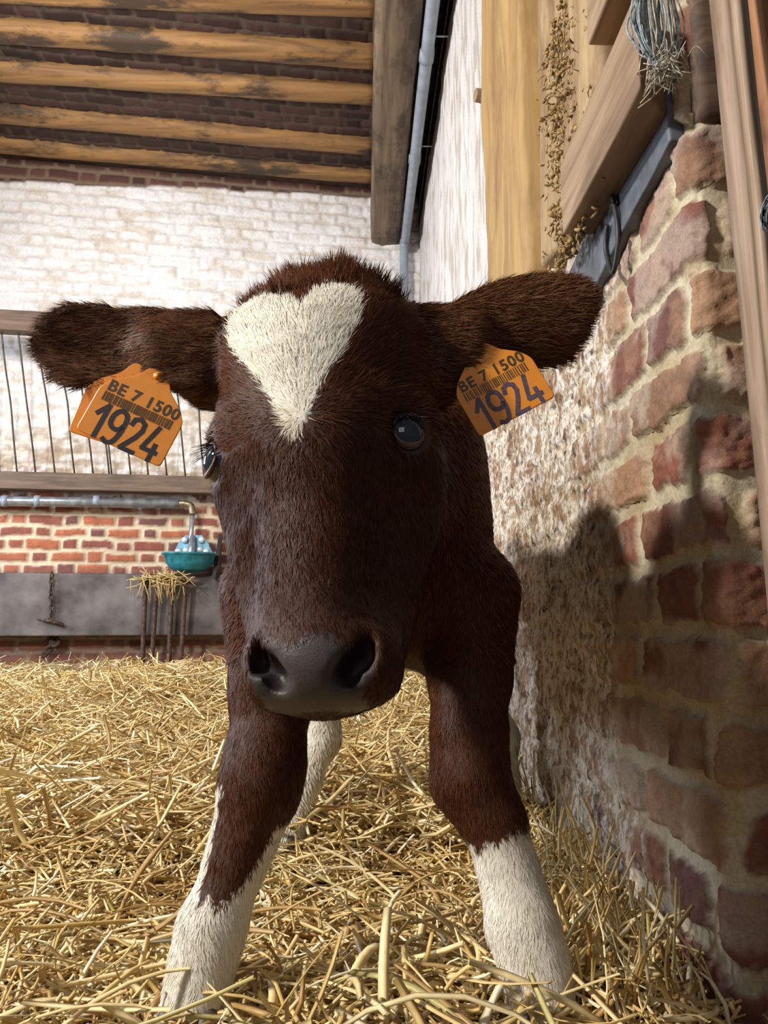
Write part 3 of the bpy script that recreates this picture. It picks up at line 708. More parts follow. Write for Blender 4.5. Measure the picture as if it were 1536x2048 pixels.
parts = [straws(10500, (-0.9, 0.62, 0.42, 1.5), 0.03, 0.15, 0.0027, 4, 0.045, 0.20, 1),
         straws(10500, (-0.9, 0.62, 0.42, 1.6), 0.012, 0.06, 0.0022, 2, 0.05, 0.35, 2),
         straws(260, (-0.8, 0.33, 0.45, 1.5), 0.12, 0.26, 0.0030, 6, 0.07, 0.22, 3),
         straws(20000, (-2.9, 0.33, 1.3, 4.3), 0.05, 0.20, 0.0034, 2, 0.08, 0.30, 4),
         straws(9000, (-2.9, 0.33, 1.3, 4.3), 0.03, 0.10, 0.0026, 1, 0.09, 0.45, 5),
         straws(1500, (0.20, 0.33, 0.70, 1.5), 0.04, 0.13, 0.0021, 3, 0.06, 0.75, 6),
         straws(500, (-0.6, 0.33, 0.48, 1.2), 0.04, 0.20, 0.0042, 5, 0.060, 0.25, 8, 1.0, 0.3), straws(150, (-0.45, 0.33, 0.58, 0.70), 0.08, 0.20, 0.0034, 5, 0.075, 0.22, 9, 1.0, 0.4), straws(7000, (-0.9, 0.45, 0.42, 1.3), 0.010, 0.045, 0.0020, 2, 0.062, 0.45, 10)]
n0 = 0; Vs, Fs, Cs = [], [], []
for v, f, c_ in parts: Vs.append(v); Fs.append(f + n0); Cs.append(c_); n0 += len(v)
tag(build_mesh('straw_bedding', np.concatenate(Vs), np.concatenate(Fs), M_straw, smooth=False, colors=np.clip(np.concatenate(Cs), 0, 1)), 'deep golden straw bedding covering the whole pen floor', 'straw', kind='stuff')
# wisps of straw caught on the yokes
mb = MB()
for k in range(130):
    c_ = bat(325 + rng.normal(0, 24), 1152 + abs(rng.normal(0, 9)), .2 + rng.random() * .08); d = rng.normal(0, 1, 3) * [1, .5, .45]; d /= np.linalg.norm(d); L = 0.04 + rng.random() * 0.10
    if k % 5 == 0: d = np.array([rng.normal(0, .3), 0, -1.0]); c_ = c_ + [0, 0, -0.05]
    tube(mb, [c_ - d * L / 2, c_ + [0, 0, rng.normal(0, .006)], c_ + d * L / 2], 0.0026, 4)
cw = np.tile([0.55, 0.40, 0.17], (mb.n, 1))
tag(build_mesh('straw_wisp', np.concatenate(mb.v), mb.f, M_straw, colors=cw), 'wisps of straw caught on the iron yokes below the drinking bowl', 'straw', kind='stuff')

# ------------------------------------------------------------------ the calf
HRES = 0.0034
G0 = np.array([-0.36, 0.40, -0.03]); G1 = np.array([0.325, 1.80, 0.86])
NG = np.ceil((G1 - G0) / HRES).astype(int)
SD = np.full(NG, 0.2, np.float32)
gx, gy, gz = [(G0[i] + HRES * np.arange(NG[i])).astype(np.float32) for i in range(3)]

def region(lo, hi, pad):
    i0 = np.clip(((np.array(lo) - pad - G0) / HRES).astype(int), 0, NG); i1 = np.clip(((np.array(hi) + pad - G0) / HRES).astype(int) + 2, 0, NG)
    sl = tuple(slice(a, b) for a, b in zip(i0, i1))
    P = np.stack(np.meshgrid(gx[sl[0]], gy[sl[1]], gz[sl[2]], indexing='ij'), -1)
    return sl, P

def smin(a, b, k):
    h = np.clip(0.5 + 0.5 * (b - a) / k, 0, 1); return b * (1 - h) + a * h - k * h * (1 - h)

def put(sl, d, k, sub=False):
    if sub: SD[sl] = -smin(-SD[sl], d, k) if k > 0 else np.maximum(SD[sl], -d)
    else: SD[sl] = smin(SD[sl], d, k)

HO = at(632, 893, 0.600)        # centre between the eyes
HR = np.array((Euler((0, math.radians(-4.0), 0)).to_matrix() @ Euler((0, 0, math.radians(-10))).to_matrix() @ Euler((math.radians(-15), 0, 0)).to_matrix()))
def hw(p): return HO + HR @ np.asarray(p, float)           # head-local -> world
def hl(P): return (P - HO) @ HR                             # world -> head-local

def ell(c, r, k=0.03, head=False, sub=False, R=None):
    c = np.asarray(c, float); r = np.asarray(r, float)
    cw_ = hw(c) if head else c; m_ = r.max()
    sl, P = region(cw_ - m_, cw_ + m_, k + 0.01)
    q = (hl(P) if head else P) - c
    if R is not None: q = q @ np.asarray(R)
    k0 = np.linalg.norm(q / r, axis=-1); k1 = np.linalg.norm(q / (r * r), axis=-1)
    put(sl, (k0 * (k0 - 1) / np.maximum(k1, 1e-6)).astype(np.float32), k, sub)

def cap(a, b, ra, rb, k=0.03, head=False, flat=None):
    a = np.asarray(a, float); b = np.asarray(b, float)
    if head: a = hw(a); b = hw(b)
    m_ = max(ra, rb); sl, P = region(np.minimum(a, b) - m_, np.maximum(a, b) + m_, k + 0.01)
    ab = b - a; t_ = np.clip(((P - a) @ ab) / (ab @ ab), 0, 1)
    d = np.linalg.norm(P - a - t_[..., None] * ab, axis=-1) - (ra + (rb - ra) * t_)
    put(sl, d.astype(np.float32), k)

# trunk
ell((0.012, 0.985, 0.515), (0.135, 0.17, 0.185), 0.05)
ell((0.030, 1.24, 0.505), (0.165, 0.33, 0.172), 0.06)
ell((0.050, 1.50, 0.545), (0.135, 0.185, 0.165), 0.06)
cap((0.012, 0.97, 0.63), (0.05, 1.55, 0.66), 0.05, 0.055, 0.06)
ell((0.012, 0.885, 0.475), (0.085, 0.06, 0.10), 0.05)
# shoulders
ell((-0.066, 0.935, 0.450), (0.054, 0.100, 0.145), 0.04)
ell((0.100, 0.935, 0.500), (0.056, 0.100, 0.180), 0.04)
ell((0.095, 0.985, 0.615), (0.050, 0.12, 0.085), 0.04)
ell((-0.06, 0.985, 0.615), (0.050, 0.12, 0.085), 0.04)
# neck
cap(hw((0, 0.10, 0.045)), (0.005, 0.96, 0.585), 0.074, 0.115, 0.05)
cap(hw((0, 0.105, -0.02)), (0.008, 0.92, 0.50), 0.062, 0.095, 0.05)
# front legs
LEGS = {
 'fl': [((-0.100, 0.885, 0.43), .064), ((-0.098, 0.850, 0.33), .044), (tuple(at(529, 1530, 0.815)), .0385), (tuple(at(516, 1590, 0.808)), .0365), (tuple(at(484, 1690, 0.795)), .0285), (tuple(at(459, 1760, 0.785)), .0240), (tuple(at(424, 1856, 0.770)), .0290), (tuple(at(402, 1940, 0.758)), .0260), (tuple(at(386, 2015, 0.745)), .0295)],
 'fr': [((0.124, 0.885, 0.43), .060), ((0.120, 0.852, 0.34), .043), (tuple(at(938, 1465, 0.818)), .0365), (tuple(at(941, 1560, 0.808)), .0375), (tuple(at(988, 1645, 0.797)), .0290), (tuple(at(1018, 1745, 0.787)), .0262), (tuple(at(1044, 1850, 0.772)), .0310), (tuple(at(1072, 1935, 0.760)), .0285), (tuple(at(1084, 2018, 0.748)), .0310)],
 'hl': [((-0.035, 1.47, 0.50), .100), ((-0.070, 1.40, 0.39), .070), ((-0.080, 1.47, 0.30), .043), (tuple(at(640, 1475, 1.47)), .036), (tuple(at(608, 1560, 1.42)), .0285), (tuple(at(575, 1640, 1.385)), .034), (tuple(at(562, 1695, 1.35)), .036)],
 'hr': [((0.130, 1.47, 0.50), .100), ((0.175, 1.40, 0.39), .070), ((0.205, 1.47, 0.30), .043), (tuple(at(998, 1475, 1.47)), .034), (tuple(at(1003, 1560, 1.42)), .0285), (tuple(at(1010, 1640, 1.385)), .034), (tuple(at(1014, 1695, 1.35)), .036)],
}
for nm, ch in LEGS.items():
    for (a, ra), (b_, rb) in zip(ch[:-1], ch[1:]): cap(a, b_, ra, rb, 0.022)
# tail
for a, b_, ra, rb in [((0.05, 1.66, 0.66), (0.05, 1.715, 0.58), .028, .02), ((0.05, 1.715, 0.58), (0.05, 1.72, 0.40), .02, .016), ((0.05, 1.72, 0.40), (0.05, 1.70, 0.24), .022, .012)]: cap(a, b_, ra, rb, 0.02)
# head (local: x to image right, y away from the face, z to the poll)
ell((-0.003, 0.045, 0.092), (0.082, 0.070, 0.086), 0.02, True)
ell((-0.048, 0.036, 0.124), (0.044, 0.050, 0.046), 0.02, True)   # crown corner
ell((0.042, 0.036, 0.118), (0.044, 0.050, 0.046), 0.02, True)           # cranium
ell((-0.003, 0.028, 0.048), (0.080, 0.066, 0.116), 0.03, True)           # forehead
ell((0.000, 0.050, 0.166), (0.054, 0.045, 0.030), 0.03, True)            # poll
for s_ in (-1, 1):
    ell((s_ * 0.062, 0.034, 0.060), (0.026, 0.036, 0.060), 0.02, True)       # temple
    ell((s_ * 0.068, 0.030, 0.012), (0.027, 0.034, 0.034), 0.022, True)     # orbit
    cap((s_ * 0.060, 0.050, -0.020), (s_ * 0.038, 0.042, -0.145), 0.038, 0.028, 0.03, True)  # cheek
    ell((s_ * 0.054, 0.090, -0.025), (0.032, 0.046, 0.062), 0.03, True)     # jaw angle
    cap((s_ * 0.040, 0.105, -0.045), (s_ * 0.018, 0.070, -0.170), 0.028, 0.020, 0.025, True)
cap((0, 0.020, 0.0), (0, 0.016, -0.12), 0.052, 0.040, 0.035, True)   # nasal bridge
cap((0, 0.016, -0.10), (0, 0.012, -0.165), 0.040, 0.037, 0.03, True)
ell((0.003, 0.022, -0.176), (0.055, 0.044, 0.036), 0.025, True)          # muzzle
ell((-0.034, 0.008, -0.176), (0.021, 0.024, 0.029), 0.014, True)
ell((0.038, 0.008, -0.176), (0.022, 0.024, 0.029), 0.014, True)
ell((0, 0.002, -0.184), (0.033, 0.022, 0.019), 0.014, True)           # nose pad
ell((0.005, 0.024, -0.190), (0.050, 0.036, 0.012), 0.012, True)          # upper lip
ell((0, 0.062, -0.186), (0.028, 0.030, 0.015), 0.008, True)          # chin
for s_ in (-1, 1):
    cap((s_ * 0.050, -0.004, 0.034), (s_ * 0.082, 0.020, 0.030), 0.013, 0.012, 0.016, True)      # brow
    ell((s_ * 0.058, -0.034, -0.040), (0.014, 0.014, 0.030), 0.018, True, True)                   # hollow before the eye
    ell((s_ * 0.062, -0.010, -0.105), (0.018, 0.022, 0.036), 0.020, True, True)
# nostrils: comma shaped pits
for s_ in (-1, 1):
    Rn = np.array(Euler((0, math.radians(38) * s_, 0)).to_matrix())
    ell((s_ * 0.029 + 0.002, -0.020, -0.183), (0.0082, 0.024, 0.0165), 0.003, True, True, Rn)
    ell((s_ * 0.0400, -0.012, -0.172), (0.0060, 0.020, 0.013), 0.005, True, True)
    ell((s_ * 0.024 + 0.002, -0.022, -0.191), (0.0095, 0.016, 0.0075), 0.004, True, True)
# eye sockets
EYES = {'l': (np.array([-0.0850, 0.022, 0.004]), 0.0195), 'r': (np.array([0.0705, 0.012, 0.006]), 0.0190)}
for k_, (c_, r) in EYES.items(): ell(c_ + (np.array([-0.007, -0.010, 0]) if k_ == 'l' else np.array([0.004, -0.016, 0])), (0.013, 0.016, 0.0165), 0.005, True, True)

# ears: cupped leaves
def ear(base, tip, wdir, n_, W, prof_, cup=6.0, T=0.0065):
    a = tip - base; L = np.linalg.norm(a); a = a / L
    w_ = wdir - a * (wdir @ a); w_ /= np.linalg.norm(w_); nn_ = np.cross(a, w_)
    if nn_ @ n_ < 0: nn_ = -nn_
    lo = np.minimum(base, tip) - W - 0.01; hi = np.maximum(base, tip) + W + 0.01
    sl, P = region(lo, hi, 0.01); q = P - base
    s__ = (q @ a) / L; t_ = q @ w_; d_ = q @ nn_
    hwid = np.interp(s__, prof_[0], prof_[1]) * W
    off_t = np.interp(s__, prof_[0], prof_[2])
    dd = d_ - cup * (t_ ** 2) - 0.01 * np.sin(np.clip(s__, 0, 1) * np.pi) * -1
    rho = np.sqrt(((t_ - off_t) / np.maximum(hwid, 1e-4)) ** 2 + (dd / T) ** 2)
    d = (rho - 1) * T * 0.9
    d = np.maximum(d, (s__ - 1.0) * L); d = np.maximum(d, (-0.1 - s__) * L)
    put(sl, d.astype(np.float32), 0.006)
eb_l = at(395, 690, 0.655); et_l = at(72, 674, 0.650); fwd = np.array([0, -1.0, -0.25])
eb_r = at(862, 672, 0.655); et_r = at(1192, 588, 0.665)
ear(eb_l, et_l, np.array([0, 0.1, 1.0]), fwd, 0.0450, ([-.15, 0, .17, .36, .51, .70, .84, .93, .98, 1.0, 1.2], [.85, .78, .70, .79, .90, 1.0, .84, .56, .30, .02, .02], [-.010, -.008, 0, .002, -.004, -.007, -.004, 0, 0, 0, 0]), 7)
ear(eb_r, et_r, np.array([0, 0.1, 1.0]), fwd, 0.0500, ([-.15, 0, .12, .27, .42, .57, .74, .86, .95, 1.0, 1.2], [.80, .66, .64, .82, .96, 1.0, .96, .72, .42, .02, .02], [-.012, -.008, -.004, -.002, 0, 0, -.004, 0, 0.003, 0.004, 0]), -5)
cap(eb_l + [0.03, 0.015, 0], eb_l + [-0.03, 0.0, 0], 0.026, 0.018, 0.02)
cap(at(420, 770, 0.665), at(345, 735, 0.65), 0.022, 0.012, 0.02)
cap(eb_r + [-0.03, 0.015, 0], eb_r + [0.03, 0.0, 0], 0.028, 0.018, 0.02)
cap(at(850, 760, 0.665), at(930, 725, 0.655), 0.024, 0.013, 0.02)

def surface_nets(S_):
    neg = S_ < 0
    c8 = [(i, j, k) for i in (0, 1) for j in (0, 1) for k in (0, 1)]
    n_ = np.array(S_.shape) - 1
    cnt = np.zeros(n_, np.uint8)
    for i, j, k in c8: cnt += neg[i:i + n_[0], j:j + n_[1], k:k + n_[2]]
    act = (cnt > 0) & (cnt < 8); I = np.argwhere(act)
    idx = -np.ones(n_, np.int32); idx[act] = np.arange(len(I))
    vals = {c: S_[I[:, 0] + c[0], I[:, 1] + c[1], I[:, 2] + c[2]] for c in c8}
    acc = np.zeros((len(I), 3)); num = np.zeros(len(I))
    for a in c8:
        for ax in range(3):
            if a[ax] == 1: continue
            b2 = list(a); b2[ax] = 1; b2 = tuple(b2); va, vb = vals[a], vals[b2]; m_ = (va < 0) != (vb < 0)
            t_ = np.where(m_, va / np.where(m_, va - vb, 1), 0)
            p = np.tile(np.array(a, float), (len(I), 1)); p[:, ax] += t_; acc[m_] += p[m_]; num += m_
    V = I + acc / num[:, None]
    Fs = []
    for ax in range(3):
        u, v = [(1, 2), (2, 0), (0, 1)][ax]
        sl0 = [slice(None)] * 3; sl1 = [slice(None)] * 3; sl0[ax] = slice(0, -1); sl1[ax] = slice(1, None)
        a_, b2 = neg[tuple(sl0)], neg[tuple(sl1)]; E = np.argwhere(a_ != b2); fl = a_[tuple(E.T)]
        ok = (E[:, u] > 0) & (E[:, v] > 0) & (E[:, u] < n_[u]) & (E[:, v] < n_[v]); E = E[ok]; fl = fl[ok]
        q = []
        for du, dv in ((-1, -1), (0, -1), (0, 0), (-1, 0)):
            e = E.copy(); e[:, u] += du; e[:, v] += dv; q.append(idx[tuple(e.T)])
        q = np.stack(q, -1); q[~fl] = q[~fl][:, ::-1]; Fs.append(q)
    return V, np.concatenate(Fs)
BV, BF = surface_nets(SD); BV = G0 + BV * HRES
del SD
# drop any stray islands and relax slightly
def smooth_mesh(V, Fq, it=2):
    e = np.concatenate([Fq[:, [0, 1]], Fq[:, [1, 2]], Fq[:, [2, 3]], Fq[:, [3, 0]]])
    for _ in range(it):
        acc = np.zeros_like(V); cn = np.zeros(len(V)); 
        for k in range(3): acc[:, k] = np.bincount(e[:, 0], V[e[:, 1], k], len(V)) + np.bincount(e[:, 1], V[e[:, 0], k], len(V))
        cn = np.bincount(e[:, 0], minlength=len(V)) + np.bincount(e[:, 1], minlength=len(V))
        V = V * 0.5 + 0.5 * acc / np.maximum(cn, 1)[:, None]
    return V
BV = smooth_mesh(BV, BF, 3)

# ---- coat pattern in head-local / body coordinates
def in_poly(x, y, poly):
    ins = np.zeros(x.shape, bool); n_ = len(poly)
    for i in range(n_):
        x0, y0 = poly[i]; x1, y1 = poly[(i + 1) % n_]
        c_ = ((y0 > y) != (y1 > y)) & (x < (x1 - x0) * (y - y0) / (y1 - y0 + 1e-12) + x0); ins ^= c_
    return ins
HEART = [(-0.0770, 0.112), (-0.0775, 0.126), (-0.0700, 0.140), (-0.0570, 0.147), (-0.0440, 0.146), (-0.0320, 0.138), (-0.0175, 0.1271), (-0.0056, 0.1160), (0.0016, 0.1296),
         (0.0124, 0.1458), (0.0308, 0.1454), (0.0436, 0.1233), (0.0416, 0.0938), (0.0317, 0.0708), (0.0202, 0.047), (0.0099, 0.0232), (0.0023, 0.0027), (-0.0069, -0.0123),
         (-0.0164, 0.0005), (-0.0259, 0.0249), (-0.0427, 0.0536), (-0.0598, 0.0776), (-0.0720, 0.0980)]

def coat(P, jit=0.0):
    """1 = white hair"""
    if jit: P = P + (rng.random(P.shape) - 0.5) * jit
    L_ = hl(P); isf = (L_[:, 1] < 0.060) & (np.abs(L_[:, 0]) < 0.080) & (L_[:, 2] > -0.06)
    wx = L_[:, 0]; wz = L_[:, 2]
    w = in_poly(wx, wz, HEART) & isf
    x, y, z = P.T
    front = (y < 1.05) & (z < 0.35)
    # near-left leg: dark front stocking reaching down the inner side, white outside and below
    zig = (fbm(x * 120, y * 120, 3, 411, 2) - 0.5) * 0.02
    lw = (x < 0) & front & ((z + zig < 0.142 + 0.15 * (x + 0.13)) | (x + zig * 0.3 < -0.138 - 0.16 * (0.235 - z)) & (z < 0.238) | (x > -0.120 + (z - 0.142) * 0.62) & (z < 0.20))
    rw = (x >= 0) & front & (z + zig < 0.190 + 0.30 * (x - 0.14))
    hind = (y >= 1.05) & (z < 0.40)
    belly = (z < 0.385 + (fbm(x * 9, y * 9, 0, 401, 3) - 0.5) * 0.08) & (y > 0.93)
    flank = (y > 1.15) & (fbm(x * 4, y * 4, z * 4, 403, 3) > 0.60)
    tail = (y > 1.69) & (z < 0.40)
    return w | lw | rw | hind | belly | flank | tail
def nose_pad(L_):
    x, y, z = L_.T
    hwd = np.interp(z, [-0.212, -0.202, -0.192, -0.182, -0.168, -0.150], [0.041, 0.038, 0.027, 0.028, 0.039, 0.040])
    m_ = (np.abs(x) < hwd) & (z < -0.164 + 0.003 * np.sin(x * 160)) & (z > -0.211) & (y < 0.018)
    return m_
BR = np.array([0.064, 0.0190, 0.0068]); WH = np.array([0.80, 0.76, 0.66])
LB = hl(BV)
cw_ = coat(BV).astype(float); colB = mix(BR * 0.75, WH * 0.9, cw_)
npad = nose_pad(LB).astype(float)
padc = np.array([0.055, 0.046, 0.045]) * (0.8 + 0.5 * fbm(LB[:, 0] * 90, LB[:, 2] * 90, 0, 11, 3))[:, None]
colB = colB * (1 - npad[:, None]) + padc * npad[:, None]
# darker skin lining the nostrils and eyelids
for s_ in (-1, 1):
    dn = np.linalg.norm((LB - [s_ * 0.032, -0.008, -0.182]) / [0.014, 0.024, 0.019], axis=1); colB = mix(colB, np.array([0.02, 0.014, 0.014]), sstep(1.1, 0.85, dn))
    de = np.linalg.norm(LB - (EYES['l'][0] if s_ < 0 else EYES['r'][0]), axis=1); colB = mix(colB, np.array([0.05, 0.028, 0.024]), sstep(0.026, 0.021, de))

m, nt, b = mat_attr('calf_skin', rough=0.55, bump=0.5, scale=500, dist=0.001, vary=0.15, spec=0.4)
pa = nt.nodes.new('ShaderNodeAttribute'); pa.attribute_name = 'pad'; mr = nt.nodes.new('ShaderNodeMapRange'); mr.inputs['To Min'].default_value = 0.6; mr.inputs['To Max'].default_value = 0.34
nt.links.new(pa.outputs['Fac'], mr.inputs['Value']); nt.links.new(mr.outputs[0], b.inputs['Roughness'])
calf = empty('calf', (0.03, 1.05, 0.0), 'red-brown calf with a white heart on its forehead and white legs, standing in straw', 'calf')
body = keep(build_mesh('body', BV, BF, m, colors=colB, attrs={'pad': npad}), calf)

# ---- fur: short hairs combed along the coat
me = body.data
NV = np.empty(len(BV) * 3, np.float32); me.vertices.foreach_get('normal', NV); NV = NV.reshape(-1, 3)
tri = np.concatenate([BF[:, [0, 1, 2]], BF[:, [0, 2, 3]]])
A = np.linalg.norm(np.cross(BV[tri[:, 1]] - BV[tri[:, 0]], BV[tri[:, 2]] - BV[tri[:, 0]]), axis=1) / 2
C_ = BV[tri].mean(1); LC = hl(C_)
head_m = (np.linalg.norm((LC - [0, 0.04, -0.02]) / [0.115, 0.11, 0.235], axis=1) < 1.0)
ear_m = ((C_[:, 1] < 0.72) & (C_[:, 2] > 0.50) & (np.abs(LC[:, 0]) > 0.085))
legf = (C_[:, 1] < 0.88) & (C_[:, 2] < 0.40) & ~head_m
dens = np.where(head_m | ear_m, 1.0, np.where(legf, 0.65, np.where(C_[:, 1] < 1.0, 0.45, 0.16)))
facing = np.einsum('ij,ij->i', NV[tri[:, 0]], (np.array([0, 0, CAM_H]) - C_) / np.linalg.norm(C_ - np.array([0, 0, CAM_H]), axis=1)[:, None])
wgt = A * dens; NH = 330000
pick = rng.choice(len(tri), NH, p=wgt / wgt.sum())
u = rng.random((NH, 2)); fl = u.sum(1) > 1; u[fl] = 1 - u[fl]
T_ = tri[pick]
R0 = BV[T_[:, 0]] * (1 - u.sum(1))[:, None] + BV[T_[:, 1]] * u[:, :1] + BV[T_[:, 2]] * u[:, 1:]
N0 = NV[T_[:, 0]] * (1 - u.sum(1))[:, None] + NV[T_[:, 1]] * u[:, :1] + NV[T_[:, 2]] * u[:, 1:]; N0 /= np.linalg.norm(N0, axis=1)[:, None] + 1e-9
L0 = hl(R0)
pad0 = nose_pad(L0 + (rng.random(L0.shape) - .5) * 0.004)
eyed = np.minimum(np.linalg.norm(L0 - EYES['l'][0], axis=1), np.linalg.norm(L0 - EYES['r'][0], axis=1))
okh = ~pad0 & (eyed > 0.0215); 
for s_ in (-1, 1): okh &= np.linalg.norm((L0 - [s_ * 0.032, -0.008, -0.182]) / [0.014, 0.024, 0.019], axis=1) > 1.0
R0, N0, L0 = R0[okh], N0[okh], L0[okh]; NH = len(R0)
inhead = np.linalg.norm((L0 - [0, 0.04, -0.02]) / [0.118, 0.12, 0.235], axis=1) < 1.0
inear = (R0[:, 1] < 0.72) & (R0[:, 2] > 0.50) & (np.abs(L0[:, 0]) > 0.085) & ~((np.abs(L0[:, 0]) < 0.10) & (L0[:, 2] < 0.02)) & (L0[:, 2] > 0.0)
# combing direction
D = np.zeros((NH, 3)); D[:] = [0, 0.5, -0.85]                     # body: back and down
whorl = np.array([0.0, 0, 0.006])
dl = np.stack([L0[:, 0] - whorl[0], np.zeros(NH), L0[:, 2] - whorl[2]], -1)
r_ = np.linalg.norm(dl, axis=1) + 1e-6; dl /= r_[:, None]
down = L0[:, 2] < 0.0
dl[down] = dl[down] * 0.5 + np.array([0, 0, -0.9]) * np.clip(r_[down] / 0.05, 0.1, 1.5)[:, None]
side_ = np.clip(np.abs(L0[:, 0]) / 0.06 - 0.7, 0, 1); dl[:, 1] += side_ * 0.8
Dh = dl @ HR.T; D[inhead] = Dh[inhead]
le = inear & (L0[:, 0] < 0); re_ = inear & (L0[:, 0] > 0)
al = (et_l - eb_l) / np.linalg.norm(et_l - eb_l); ar = (et_r - eb_r) / np.linalg.norm(et_r - eb_r)
D[le] = al + np.array([0, 0, -0.25]); D[re_] = ar + np.array([0, 0, -0.3])
lowleg = (R0[:, 2] < 0.36) & ~inhead; D[lowleg] = [0, 0.0, -1]
D += rng.normal(0, 0.16, D.shape)
cl = np.stack([fbm(R0[:, 0] * 130, R0[:, 1] * 130, R0[:, 2] * 130, 500 + k * 7, 2) - 0.5 for k in range(3)], -1)   # clumps
D += cl * 0.75
D -= N0 * np.einsum('ij,ij->i', D, N0)[:, None]; D /= np.linalg.norm(D, axis=1)[:, None] + 1e-9
Ln = np.full(NH, 0.013); Ln[inhead] = 0.0085; Ln[inear] = 0.0135
white = coat(R0, 0.003)
Ln[inhead & (L0[:, 2] > 0.03)] = 0.0125
tuft = inhead & (L0[:, 2] > 0.142) & (np.abs(L0[:, 0]) < 0.075); tuft &= ~white; Ln[tuft] = 0.011; clump_t = fbm(R0[:, 0] * 70, R0[:, 1] * 70, R0[:, 2] * 70, 700, 2) > 0.50; Ln[tuft & clump_t] = 0.020
Ln[inhead & (L0[:, 2] < -0.12)] = 0.0060
Ln[lowleg] = 0.0095
Ln *= 0.7 + 0.6 * rng.random(NH)
lift = np.full(NH, 0.30); lift[tuft] = 1.3; lift[inear] = 0.34; lift[lowleg] = 0.18; lift[inhead & (L0[:, 2] < -0.10)] = 0.22
lift = lift * (0.6 + 0.8 * rng.random(NH)); lift[tuft] = 0.15
view = R0 - np.array([0, 0, CAM_H]); view /= np.linalg.norm(view, axis=1)[:, None]
Tdir = D + N0 * lift[:, None]
Tup = np.stack([rng.normal(0, .25, NH), rng.normal(-.1, .25, NH), np.ones(NH)], -1) @ HR.T + N0 * 0.5 + cl * 3.0; Tdir[tuft] = Tup[tuft]
Tdir /= np.linalg.norm(Tdir, axis=1)[:, None]
sd = np.cross(Tdir, N0); sd /= np.linalg.norm(sd, axis=1)[:, None] + 1e-9
sd = sd + N0 * rng.normal(0, 0.35, NH)[:, None]; sd /= np.linalg.norm(sd, axis=1)[:, None]
wd = np.where(inhead | inear, 0.00034, np.where(lowleg, 0.00042, 0.0008)) * (0.7 + 0.6 * rng.random(NH)); wd = np.where(tuft, 0.0005, wd)
wd = np.where(R0[:, 1] > 1.0, 0.0016, wd); Ln = np.where(R0[:, 1] > 1.0, Ln * 1.5, Ln)
p0 = R0 - N0 * 0.0006
p1 = p0 + Tdir * (Ln * 0.5)[:, None]
T2 = Tdir - N0 * (lift * 0.5)[:, None] + cl * 0.5; T2 /= np.linalg.norm(T2, axis=1)[:, None]
p2 = p1 + T2 * (Ln * 0.5)[:, None]
HV = np.stack([p0 - sd * wd[:, None], p0 + sd * wd[:, None], p1 + sd * (wd * .8)[:, None], p1 - sd * (wd * .8)[:, None], p2], 1).reshape(-1, 3)
b5 = np.arange(NH)[:, None] * 5
q4 = b5 + np.array([[0, 1, 2, 3]]); q3 = b5 + np.array([[3, 2, 4]])
v_ = rng.random(NH)
hb = mix(BR * 0.62, BR * 1.55, v_); hb = mix(hb, np.array([0.15, 0.068, 0.028]), (rng.random(NH) < 0.06) * 0.7)
earlite = inear & (rng.random(NH) < 0.35); hb[earlite] = [0.17, 0.082, 0.034]
darkf = (inhead & (L0[:, 2] < 0.0)); hb[darkf] *= 0.85
hwt = mix(WH * 0.88, np.minimum(WH * 1.12, 0.9), rng.random(NH))
stain_ = sstep(0.5, 0.7, fbm(R0[:, 0] * 25, R0[:, 1] * 25, R0[:, 2] * 25, 600, 3)); hwt = mix(hwt, np.array([0.66, 0.57, 0.40]), stain_ * 0.6)
hc_ = np.where(white[:, None], hwt, hb)
Nm = N0 * 0.8 + np.cross(sd, Tdir) * np.sign(np.einsum('ij,ij->i', np.cross(sd, Tdir), N0))[:, None] * 0.45 + cl * 0.5; Nm /= np.linalg.norm(Nm, axis=1)[:, None]
fur = build_mesh('fur', HV, [q4, q3], M_fur, colors=np.repeat(np.clip(hc_, 0, 1), 5, axis=0))
fur.data.normals_split_custom_set_from_vertices(np.repeat(Nm, 5, axis=0).astype(float).tolist())
keep(fur, calf); tag(fur, kind='stuff')

# ---- eyes
def uv_sphere(c, r, n=28, m_=18):
    V = [(0, 0, 1)] + [(math.sin(math.pi * i / m_) * math.cos(2 * math.pi * j / n), math.sin(math.pi * i / m_) * math.sin(2 * math.pi * j / n), math.cos(math.pi * i / m_)) for i in range(1, m_) for j in range(n)] + [(0, 0, -1)]
    Fc = [(0, 1 + j, 1 + (j + 1) % n) for j in range(n)] + [(1 + i * n + j, 1 + (i + 1) * n + j, 1 + (i + 1) * n + (j + 1) % n, 1 + i * n + (j + 1) % n) for i in range(m_ - 2) for j in range(n)] + [(1 + (m_ - 2) * n + j, len(V) - 1, 1 + (m_ - 2) * n + (j + 1) % n) for j in range(n)]
    return np.array(V) * r + c, Fc
m, nt, b = mat_new('eye_cornea'); b.inputs['Base Color'].default_value = (0.012, 0.016, 0.022, 1); b.inputs['Roughness'].default_value = 0.04; b.inputs['Specular IOR Level'].default_value = 0.9
nz = nt.nodes.new('ShaderNodeTexNoise'); nz.inputs['Scale'].default_value = 80; rp = nt.nodes.new('ShaderNodeValToRGB'); rp.color_ramp.elements[0].color = (0.006, 0.009, 0.014, 1); rp.color_ramp.elements[1].color = (0.03, 0.04, 0.055, 1)
nt.links.new(nz.outputs['Fac'], rp.inputs[0]); nt.links.new(rp.outputs[0], b.inputs['Base Color']); M_eye = m
